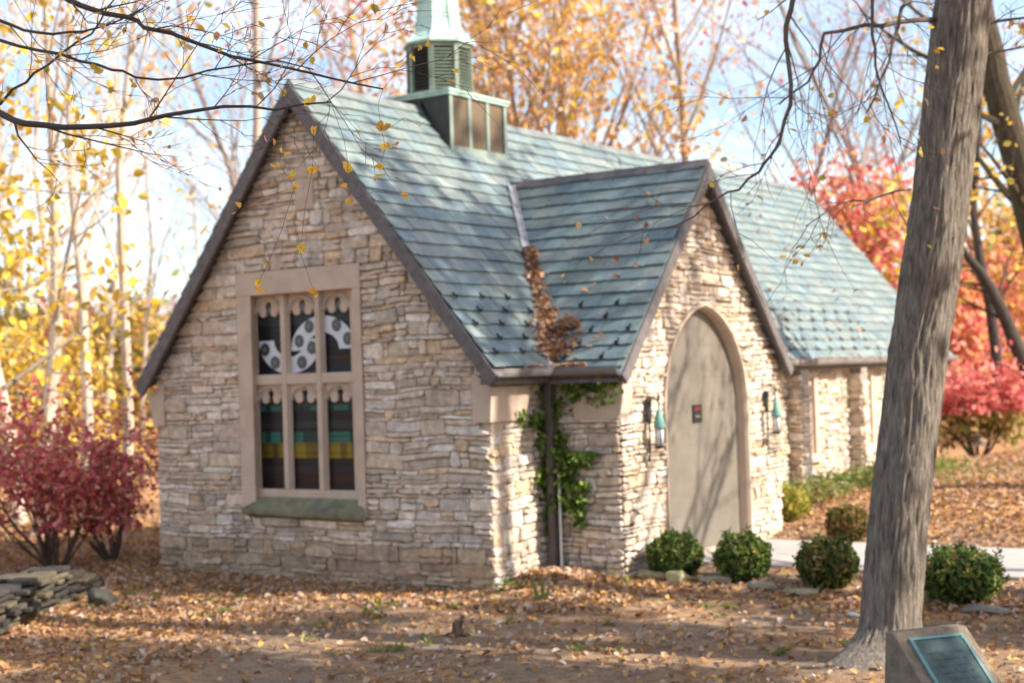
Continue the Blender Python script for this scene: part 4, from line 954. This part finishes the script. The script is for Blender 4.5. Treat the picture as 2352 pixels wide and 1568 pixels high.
p=onz(1595,1378,-.04); rock('dark_stone','small dark stone lying before the shrub bed','stone',(p.x,p.y,ground_z(p.x,p.y)+.01),.10,.05,.025,.3,521,(.09,.075,.06))
# low dry-stacked wall at left
def drywall():
    rng=random.Random(77); mb=MB(); A=Vector((-5.35,-1.15,0)); B=Vector((-3.35,-4.4,0)); d=(B-A).normalized(); nn=Vector((d.y,-d.x,0)); L=(B-A).length
    for course in range(7):
        z=-.06+course*.062; s=rng.random()*.2+max(0,course-3)*.10
        while s<L:
            wd=rng.uniform(.25,.6); 
            if z> .08+.24*min(1,s/1.4+.1): s+=wd; continue
            for side_ in (0,1):
                p=A+d*s+nn*(-.2+side_*.26+rng.uniform(-.05,.04)); c=rng.choice([(.06,.052,.042),(.095,.078,.055),(.04,.036,.032),(.12,.095,.06)]); k=rng.uniform(.8,1.2)
                u=Matrix.Rotation(rng.uniform(-.18,.18),3,'Z')@d; w_=Matrix.Rotation(rng.uniform(-.15,.15),3,'Z')@nn
                tl=UZ*rng.uniform(-.015,.03); h=rng.uniform(.04,.06)
                pts=[p,p+u*wd*.5+w_*rng.uniform(-.03,.01)*-1,p+u*wd,p+u*wd+w_*.26,p+w_*.26]
                if side_==0: pts=[p+w_*.26,p+u*wd+w_*.26,p+u*wd,p+u*wd*.5-w_*.02,p][::-1]
                mb.prism([q+UZ*z+(tl if i in (1,2,3) else Vector()) for i,q in enumerate(pts)],(0,0,h),(c[0]*k,c[1]*k,c[2]*k))
            s+=wd+.01
    o=mb.build('stone_wall',M_ROCK,None,bevel=.012); tag(o,'low dry stacked wall of flat grey stones at the left edge','wall')
drywall()
p=onz(232,1382,-.02); rock('boulder','grey lump of stone beside the end of the low wall','stone',(p.x,p.y,.02),.24,.16,.13,.3,530,(.09,.085,.07))

# ------------------------------------------------------------ large trunk in front
def big_trunk():
    t=thing('large_tree','large grey furrowed trunk leaning right in front of the chapel','tree',(5.0,-1.75,ground_z(5,-1.75)))
    D=12.55; ctr=[(2036,1570,.262),(2039,1530,.256),(2042,1490,.255),(2046,1440,.25),(2050,1380,.248),(2062,1230,.246),(2084,1010,.243),(2108,800,.238),(2124,718,.236),(2153,513,.240),(2184,256,.238),(2210,0,.232),(2217,-60,.24),(2235,-260,.25),(2262,-520,.23),(2290,-900,.2)]
    K=[(at(x,y,D),r) for x,y,r in ctr]
    # resample
    pts=[];n=520
    cum=[0]
    for a,b in zip(K[:-1],K[1:]): cum.append(cum[-1]+(b[0]-a[0]).length)
    for i in range(n):
        s=cum[-1]*i/(n-1); j=max(k for k in range(len(cum)-1) if cum[k]<=s+1e-9); f=(s-cum[j])/(cum[j+1]-cum[j]); 
        pts.append((K[j][0].lerp(K[j+1][0],f),K[j][1]+(K[j+1][1]-K[j][1])*f))
    ns=150; V=[];cols=[]
    for i,(p,r) in enumerate(pts):
        for k in range(ns):
            g=2*math.pi*k/ns; cx_,sx_=math.cos(g),math.sin(g)
            dz=p.z
            # warped vertical ridges
            wv=noise.noise(Vector((cx_*1.2,sx_*1.2,dz*1.1)))*.5
            rd=noise.noise(Vector((cx_*7+wv*2.2,sx_*7+wv*2,dz*1.9+wv)))+.55*noise.noise(Vector((cx_*16,sx_*16,dz*2.6)))
            rd=1-abs(rd)*2.0; dsp=.018*rd-.011+.006*noise.noise(Vector((cx_*28,sx_*28,dz*9)))+.02*noise.noise(Vector((cx_*1.5,sx_*1.5,dz*.8)))
            root=max(0,(.38-(dz+.07))/.38)**2.0
            lob=.5+.5*math.cos(3*(g-2.2)); 
            fl=root*(.02+.26*max(0,math.cos(g-math.atan2(-RT.y,-RT.x)-.35))**9+.22*max(0,math.cos(g-math.atan2(-_v.y,-_v.x)+.5))**7+.2*max(0,math.cos(g-.9))**8)
            rr=r+dsp+fl*1.1
            V.append((p.x+cx_*rr,p.y+sx_*rr,p.z))
    F=[(i*ns+k,i*ns+(k+1)%ns,(i+1)*ns+(k+1)%ns,(i+1)*ns+k) for i in range(n-1) for k in range(ns)]
    o=quadmesh('trunk',M_BARK,np.array(V),np.array(F),np.tile(np.array([[.23,.19,.15]]),(len(F),1)),t)
    o.data.polygons.foreach_set('use_smooth',[True]*len(F))
    # limbs
    mb=MB(); tips=[]
    def limb(pl,r0,r1,kids=10,L=.9,sd=1):
        rng=random.Random(sd); P=[at(x,y,d) for x,y,d in pl]; m=len(P); Q=[]
        for a,b in zip(P[:-1],P[1:]): Q+= [a,a.lerp(b,.5)+Vector((rng.gauss(0,1),rng.gauss(0,1),rng.gauss(0,1)))*.012]
        Q.append(P[-1]); rd=[r0+(r1-r0)*i/(len(Q)-1) for i in range(len(Q))]
        mb.tube(Q,rd,7,(.10,.08,.065))
        for k in range(kids):
            f=.15+.85*(k+rng.random())/kids; i=min(int(f*(len(Q)-1)),len(Q)-2); pp=Q[i].lerp(Q[i+1],f*(len(Q)-1)-i); dd=(Q[i+1]-Q[i]).normalized()
            per=Matrix.Rotation(rng.random()*6.28,3,dd)@dd.orthogonal().normalized()
            grow(mb,tips,rng,pp,dd*.6+per*.8-UZ*.25,L*rng.uniform(.5,1.2),max(.004,rd[i]*.35),1,dict(wob=.12,up=-.04,taper=.8,lv=2,kids=[0,4],first=.3,ang=.6,ratio=.5,seg=5,rmin=.003),(.13,.10,.08))
    limb([(2144,46,12.5),(2060,52,12.2),(1985,58,12),(1893,77,11.8),(1883,138,11.7),(1855,190,11.6),(1790,240,11.6)],.022,.006,12,1.1,2)
    limb([(2140,-60,12.5),(2070,20,12),(2050,100,11.8),(2020,190,11.6),(1990,260,11.5)],.02,.006,9,.9,3)
    limb([(2120,-140,12.5),(2000,-60,12),(2003,80,11.8),(2010,150,11.7),(2040,240,11.6),(2070,330,11.6)],.018,.005,9,.8,4)
    limb([(2092,435,12.4),(2040,445,12.2),(1954,461,12),(1900,485,11.9),(1850,520,11.8)],.010,.004,8,.5,5)
    limb([(2110,-260,12.5),(1950,-200,12),(1835,-60,11.6),(1821,0,11.5),(1805,61,11.5),(1808,118,11.5),(1817,195,11.4),(1816,241,11.4),(1795,307,11.4),(1770,359,11.3),(1744,395,11.3),(1698,436,11.3),(1647,456,11.2),(1595,497,11.2),(1524,528,11.2)],.026,.005,14,.8,6)
    limb([(2240,60,12.6),(2300,48,12.8),(2380,38,13)],.016,.010,5,.7,7)
    limb([(2245,130,12.6),(2300,118,12.8),(2400,100,13)],.012,.008,6,.7,8)
    mb.build('branches',M_TWIG,t)
    T=np.array([tuple(a[0]) for a in tips]); nr=np.random.default_rng(4); sel=nr.integers(0,len(T),110)
    leaf_cloud('leaves',M_LEAF,T[sel]+nr.normal(size=(110,3))*.02,.042,YEL+ORG,nr,t)
big_trunk()
# leaning mossy tree at the right edge
def poly_tree(name,label,pl,col,seed,kids=8,L=2.0,leafn=0,leafc=None,m=None,lv=3,cat='tree',sides=14,leafs=.08):
    P=[at(x,y,d) for x,y,d,r in pl]; b=P[0].copy(); t=thing(name,label,cat,b); mb=MB(); rng=random.Random(seed); tips=[]; Q=[];rd=[]
    for i in range(len(P)-1):
        for k in range(4): f=k/4; Q.append(P[i].lerp(P[i+1],f)+Vector((rng.gauss(0,1),rng.gauss(0,1),0))*pl[i][3]*.04); rd.append(pl[i][3]+(pl[i+1][3]-pl[i][3])*f)
    Q.append(P[-1]); rd.append(pl[-1][3]); mb.tube(Q,rd,sides,col)
    for k in range(kids):
        f=.3+.7*(k+rng.random())/kids; i=min(int(f*(len(Q)-1)),len(Q)-2); dd=(Q[i+1]-Q[i]).normalized(); per=Matrix.Rotation(rng.random()*6.28,3,dd)@dd.orthogonal().normalized()
        grow(mb,tips,rng,Q[i],dd*.7+per*.7,L*rng.uniform(.6,1.2),rd[i]*.3,1,dict(wob=.1,up=.02,taper=.8,lv=lv,kids=[0,5,3],first=.3,ang=.6,ratio=.45,seg=5,rmin=.004),col)
    mb.build('trunk',m or M_BARK,t)
    if leafn:
        nr=np.random.default_rng(seed); T=np.array([tuple(a[0]) for a in tips]); leaf_cloud('crown',M_LEAF,T[nr.integers(0,len(T),leafn)]+nr.normal(size=(leafn,3))*.08,leafs,leafc,nr,t)
    return t
poly_tree('leaning_tree','mossy brown tree leaning left at the right edge, behind the large trunk',[(2520,1200,22,.265),(2440,800,22,.248),(2372,500,22,.233),(2318,300,22,.217),(2278,150,22,.202),(2235,-60,22,.18),(2180,-300,22,.138)],(.085,.062,.036),601,12,2.2,200,YEL)
poly_tree('dark_tree','dark straight trunk in the distance at the right edge',[(2297,905,33,.13),(2287,800,33,.12),(2272,690,33,.11),(2250,590,33,.10),(2235,480,33,.08),(2245,350,33,.06),(2260,150,33,.04)],DK,602,12,2.6,500,YEL+ORG,leafs=.12)
poly_tree('dark_tree','dark slanting trunk in the distance, rightmost in view',[(2395,930,31,.16),(2350,830,31,.15),(2300,710,31,.13),(2262,640,31,.11),(2225,590,31,.07),(2205,560,31,.04)],DK,603,8,2.0,300,YEL,leafs=.12)
# overhanging maple whose trunk stands left of the view
def overhang():
    t=thing('overhanging_maple','dark limbs with a few yellow leaves reaching in from the upper left','tree',gp(-420,900,10.5)); mb=MB(); tips=[]
    base=Vector(gp(-420,900,10.5)); base.z=ground_z(base.x,base.y)-.1; top=at(-450,-500,10.8)
    mb.tube([base,base.lerp(top,.33)+Vector((.1,0,0)),base.lerp(top,.66),top],[.24,.2,.17,.12],14,(.14,.11,.09))
    def limb(pl,r0,r1,kids,L,sd,up=-.0):
        rng=random.Random(sd); P=[base.lerp(top,pl[0])]+[at(x,y,d) for x,y,d in pl[1:]]; Q=[]
        for a,b in zip(P[:-1],P[1:]): Q+=[a,a.lerp(b,.5)+Vector((rng.gauss(0,1),rng.gauss(0,1),rng.gauss(0,1)))*.01]
        Q.append(P[-1]); rd=[r0+(r1-r0)*i/(len(Q)-1) for i in range(len(Q))]; mb.tube(Q,rd,8,(.055,.042,.036))
        for k in range(kids):
            f=.2+.8*(k+rng.random())/kids; i=min(int(f*(len(Q)-1)),len(Q)-2); pp=Q[i].lerp(Q[i+1],f*(len(Q)-1)-i); dd=(Q[i+1]-Q[i]).normalized()
            per=Matrix.Rotation(rng.random()*6.28,3,dd)@dd.orthogonal().normalized()
            grow(mb,tips,rng,pp,dd*.75+per*.6,L*rng.uniform(.5,1.3),max(.004,rd[i]*.4),1,dict(wob=.10,up=up,taper=.8,lv=3,kids=[0,4,3],first=.3,ang=.55,ratio=.5,seg=5,rmin=.0028),(.09,.068,.055))
    limb([.55,(-60,215,9.6),(0,260,9.3),(55,284,9.1),(146,293,9),(256,289,8.9),(348,273,8.8),(440,256,8.7),(513,245,8.6),(632,253,8.6),(760,235,8.6)],.026,.005,8,.7,11,.03)
    limb([.8,(60,-60,9.6),(157,0,9.4),(205,20,9.3),(293,40,9.2),(330,64,9.1),(439,95,9),(531,130,9),(632,150,9),(760,180,8.9),(880,205,8.9)],.022,.005,9,.8,12,.0)
    limb([.7,(-60,30,10),(0,48,9.8),(55,70,9.7),(121,79,9.6),(190,73,9.5),(256,55,9.4),(330,20,9.4)],.014,.005,5,.6,13)
    limb([.65,(-60,80,9.9),(0,93,9.7),(92,117,9.5),(183,141,9.4),(256,161,9.3),(311,178,9.2),(421,179,9.1),(531,154,9),(640,140,9),(720,160,9)],.013,.004,6,.6,14)
    limb([.62,(-60,250,10.2),(0,240,10),(60,190,9.9),(110,150,9.8),(180,95,9.7),(230,50,9.6),(262,0,9.6)],.012,.005,4,.5,15)
    # drooping twigs with single leaves hanging before the gable
    rng=random.Random(3); leafp=[]
    for ch in [[(632,253,8.6),(655,300,8.5),(648,345,8.5),(640,378,8.5),(665,410,8.5),(675,432,8.5)],[(760,180,8.9),(735,215,8.7),(705,235,8.6),(720,300,8.6),(718,388,8.5)],[(760,235,8.6),(790,320,8.5),(800,380,8.4),(790,425,8.4),(806,460,8.4)],[(880,205,8.9),(868,240,8.8),(875,290,8.7),(885,340,8.7),(872,385,8.7)],
               [(880,205,8.9),(915,160,8.9),(945,130,8.9),(965,107,8.9)],[(675,432,8.5),(600,455,8.4),(537,487,8.4)],[(675,432,8.5),(650,520,8.4),(618,600,8.3),(593,650,8.3)],[(718,388,8.5),(700,480,8.4),(690,580,8.3),(720,668,8.3)],[(806,460,8.4),(860,440,8.4),(935,450,8.4)],[(885,300,8.8),(930,270,8.8),(965,290,8.8)],
               [(183,141,9.4),(165,130,9.4),(148,125,9.4)],[(311,178,9.2),(300,187,9.2)],[(439,95,9),(460,80,9),(458,70,9)],[(531,130,9),(520,90,9),(517,62,9)]]:
        P=[at(*c) for c in ch]; mb.tube(P,[.0013]*(len(P)-1)+[.001],4,(.09,.07,.055)); leafp.append(P[-1]); 
        if len(P)>3: leafp+= [P[2],P[3]]
        if len(P)>4: leafp.append(P[4])
    mb.build('branches',M_TWIG,t)
    nr=np.random.default_rng(12); pp=np.array([tuple(p) for p in leafp]); pp=np.concatenate([pp,pp+nr.normal(size=pp.shape)*.02]); leaf_cloud('hanging_leaves',M_LEAF,pp,.040,[(.80,.48,.05),(.75,.40,.06),(.85,.55,.08)],nr,t)
    T=np.array([tuple(a[0]) for a in tips]); sel=nr.integers(0,len(T),110); leaf_cloud('scattered_leaves',M_LEAF,T[sel],.038,YEL+ORG,nr,t)
overhang()

# trees standing right of the view: they throw the broken shade
sh=tree('bare_tree','tall tree right of the view throwing broken shade on the near roof','tree',(12.6,3.6,0),17,.16,701,dict(kids=[12,5,4],first=.76,ang=1.05,ratio=.21,wob=.04,cl=2),GREY,(1100,.16,ORG,.25),group='tall trees right of the view')
sh2=tree('bare_tree','thin bare tree right of the view throwing streaks of shade','tree',(13.0,-3.3,0),16,.13,702,dict(kids=[14,6,4],first=.3,ang=.8,ratio=.19,wob=.04,cl=2.5),GREY,(4200,.16,ORG,.3),group='tall trees right of the view')
copy_thing(sh2,(12.6,1.7,0),1.4,.7); copy_thing(sh2,(10.2,-2.5,0),2.4,.75)
for x,y,rz,s in [(17,-2.6,3,1),(20.5,-3.4,5,1),(15,-5.8,.6,.9),(18.5,-6.6,1.2,.9),(12,-7.6,2,.9),(24,-4.6,4,1.1),(22,12.5,3.3,.8),(11.2,-4.9,.3,.75)]:
    copy_thing(sh2,(x,y,0),rz,s)

copy_thing(sh,(16.5,5.0,0),2.2,1.12)
def limb_tree():  # unseen tree, added so its angled limbs throw shade across the door
    b=Vector((10.2,2.6,0)); t=thing('bare_tree','bare tree added right of the view, steep limbs angled to shade the door','tree',b); mb=MB(); tips=[]; rng=random.Random(31)
    mb.tube([b-UZ*.1,b+Vector((.1,0,3)),b+Vector((0,.1,6)),b+Vector((.1,0,9)),b+Vector((0,0,13))],[.17,.15,.13,.10,.06],10,GREY)
    for z,dy,L,r_ in ((4.6,1,5.5,.07),(5.2,.9,4.8,.045),(5.6,1.15,5.2,.08),(6.4,.8,4.4,.05),(7.2,1.0,4,.05),(7.6,-.6,3,.04)):
        grow(mb,tips,rng,b+UZ*z,Vector((rng.uniform(-.2,.2),dy,1.0)),L,r_,1,dict(wob=.05,up=.02,taper=.6,lv=3,kids=[0,6,3],first=.3,ang=.6,ratio=.35,seg=5,rmin=.006),GREY)
    mb.build('trunk',M_TWIG,t); nr=np.random.default_rng(3); T=np.array([tuple(a[0]) for a in tips]); leaf_cloud('crown',M_LEAF,T[nr.integers(0,len(T),350)]+nr.normal(size=(350,3))*.15,.07,ORG,nr,t)
limb_tree()
# marker with bronze plaque, lower right
def marker():
    D0=10.8; c0=at(3632*.5742,2556*.5742,D0)   # upper left corner of the plaque
    th=R(19.4); t=RT*math.cos(th)+_v*math.sin(th); hz=RT*math.sin(th)-_v*math.cos(th); dn=(hz*math.cos(R(41))-UZ*math.sin(R(41))).normalized(); n=t.cross(dn); n=-n if n.z<0 else n
    T=thing('memorial_marker','slanted pebbled concrete marker with green bronze plaque, lower right corner','memorial',(c0.x,c0.y,ground_z(c0.x,c0.y)))
    pw,ph=.46,.62; m1,m2=.085,.075
    a=c0-t*m1-dn*m2-n*.006; A=a; B=a+t*(pw+2*m1); Cc=B+dn*(ph+2*m2); Dd=A+dn*(ph+2*m2)
    g=ground_z(c0.x,c0.y)-.08
    back=-hz*.10
    vs=[A,B,Cc,Dd,A+back,B+back]+[Vector((q.x,q.y,g)) for q in (A+back*1.0-hz*.06,B+back-hz*.06,Cc+hz*.03,Dd+hz*.03)]
    mb=MB(); fs=[(0,3,2,1),(0,1,5,4),(4,5,7,6),(3,9,8,2),(0,4,6,9,3),(1,2,8,7,5)]
    mb.add(vs,fs); mb.build('marker_stone',M_AGG,T,bevel=.012)
    mb=MB(); mb.obox(c0+t*.02+dn*.02,t*(pw-.04),dn*(ph-.04),n*.010); pq=mb.build('plaque',M_PLAQ,T)
    mb=MB()
    for o_,u_,v_ in ((c0,t*pw,dn*.024),(c0+dn*(ph-.024),t*pw,dn*.024),(c0+dn*.024,t*.024,dn*(ph-.048)),(c0+t*(pw-.024)+dn*.024,t*.024,dn*(ph-.048))): mb.obox(o_,u_,v_,n*.018)
    mb.build('plaque_rim',M_PLAQF,T)
    for f,g_ in ((.06,.07),(.94,.07),(.06,.93),(.94,.93)):
        mb=MB(); o_=c0+t*pw*f+dn*ph*g_; mb.prism([o_+(t*math.cos(q)+dn*math.sin(q))*.009+n*.010 for q in np.linspace(0,6.283,12,endpoint=False)],n*.007); mb.build('bolt',M_PLAQF,T)
    mb=MB(); rng=random.Random(6)
    for r_ in range(7):
        y=.14+r_*.06; x=.06+rng.random()*.02; e=pw-.06-rng.random()*.03
        while x<e:
            wdt=rng.uniform(.010,.02); 
            if rng.random()<.82: mb.obox(c0+t*x+dn*y+n*.010,t*wdt,dn*.016,n*.002)
            x+=wdt+.006
    mb.build('raised_lettering',M_PLAQ,T)
marker()
# stump and stick
p=onz(1052,1456,-.06); t=thing('tree_stump','small dark broken stump amid leaves in the foreground','stump',(p.x,p.y,ground_z(p.x,p.y)))
mb=MB(); b0=Vector(t.location)
mb.tube([b0+Vector((0,0,-.05)),b0+Vector((0,0,.04)),b0+Vector((-.01,0,.12)),b0+Vector((.0,.01,.15))],[.085,.06,.045,.02],9,(.17,.10,.065))
for a in (0.3,2.1,3.6,5): mb.tube([b0+Vector((0,0,.03)),b0+Vector((math.cos(a)*.1,math.sin(a)*.1,.01)),b0+Vector((math.cos(a)*.17,math.sin(a)*.17,-.03))],[.03,.02,.01],6,(.12,.075,.05))
mb.tube([b0+Vector((.02,0,.08)),b0+Vector((.06,.0,.15)),b0+Vector((.05,0,.2))],[.02,.012,.004],6,(.12,.075,.05)); mb.build('stump_wood',M_BARK,t)
p=onz(2215,1003,.45); q=onz(2262,1030,.45); mb=MB(); mb.tube([Vector((p.x,p.y,.95)),p.lerp(q,.5)+UZ*.2,Vector((q.x,q.y,.55))],[.10,.09,.07],9,(.6,.48,.34)); o=mb.build('fallen_log',M_BARK); tag(o,'pale broken log lying under the red bush at right','log')

def litter():
    rng=random.Random(91); mb=MB()
    for i in range(150):
        a=rng.uniform(-7,7.5); b=rng.uniform(-5.5,1.0)
        if -5.4<a<1.2 and b>-.1: continue
        z=ground_z(a,b)+.012; g=rng.random()*6.28; L=rng.uniform(.06,.32); k=rng.uniform(-.3,.3)
        mb.tube([(a,b,z),(a+L*.5*math.cos(g),b+L*.5*math.sin(g),z+rng.uniform(0,.02)),(a+L*math.cos(g+k),b+L*math.sin(g+k),z+rng.uniform(0,.03))],[.005,.004,.002],4,rng.choice([(.16,.11,.07),(.30,.23,.17),(.10,.07,.05)]))
    tag(mb.build('fallen_twigs',M_TWIG),'scattered small twigs on the bare soil',None,None,'stuff')
    nr=np.random.default_rng(92); P=[]
    for i in range(34):
        a,b=nr.uniform(-4.8,4.5),nr.uniform(-3.2,.0)
        if a>1.0: b+=.7
        for k in range(14): P.append((a+nr.normal()*.05,b+nr.normal()*.05,ground_z(a,b)+.02+nr.random()*.03))
    o=leaf_cloud('grass_tufts',M_LEAF,P,.03,[(.22,.24,.07),(.32,.28,.11),(.16,.19,.05)],nr,None,-.3,3.2); tag(o,'thin tufts of dry green grass in the soil',None,None,'stuff')
    mb=MB()
    for x,y,z,dx,dy,h in [(.75,-.25,0,-.10,0,.30),(.78,-.25,0,.08,.02,.26),(.76,-.24,0,.0,.03,.34)]:
        g=ground_z(x,y); p=Vector((x,y,g-.02)); 
        for q in (-1,1): pass
        mb.prism([p+Vector((-.018,0,0)),p+Vector((.018,0,0)),p+Vector((dx*.5+.028,dy,h*.55)),p+Vector((dx+.006,dy,h)),p+Vector((dx-.004,dy,h)),p+Vector((dx*.5-.028,dy,h*.55))],(0,.003,0),(.25,.27,.08))
    tag(mb.build('leafy_weed',M_LEAF),'broad bladed green weed in the leaf drift below the downspout','weed')
litter()
# distant hills and wood
mb=MB(); xs=list(range(-400,401,16)); vs=[]
for k,x in enumerate(xs):
    c=CAM+_v*260+RT*x; h=13+5*noise.noise(Vector((x*.011,3,0)))+2*noise.noise(Vector((x*.05,1,0)))+ (6*math.exp(-((x+62)/25)**2))
    vs+=[(c.x-_v.x*120,c.y-_v.y*120,-2),(c.x-_v.x*40,c.y-_v.y*40,h*.7),(c.x,c.y,h),(c.x+_v.x*100,c.y+_v.y*100,-3)]
fs=[(4*i+k,4*i+4+k,4*i+5+k,4*i+1+k) for i in range(len(xs)-1) for k in range(3)]
mb.add(vs,fs); o=mb.build('hills',surf('wooded_hill',(.30,.26,.24),.95,.12,.4,0,dark=(.35,.2,.12),dscale=.08,damt=.6),smooth=True); o['kind']='structure'
def far_wood():
    nr=np.random.default_rng(33); P=[];
    for i in range(520):
        lat=nr.uniform(-.42,.42); d=nr.uniform(62,120); c=CAM+_v*d+RT*(lat*d); h=nr.uniform(2.5,6.5)*(d/90)
        n=80; q=nr.normal(size=(n,3))*np.array([1.6,1.6,h*.3])+np.array([c.x,c.y,h*.5]); P.append(q)
    cols=[]
    P=np.concatenate(P); o=leaf_cloud('distant_wood',M_LEAF,P,.42,ORG[:3]+PNK+YEL[:2]+[(.25,.28,.08),(.3,.2,.15),(.35,.33,.12),(.45,.36,.3),(.5,.42,.36),(.3,.34,.14),(.55,.42,.36),(.4,.3,.26)],nr); tag(o,'mass of autumn coloured woodland in the far distance',None,None,'stuff')
far_wood()
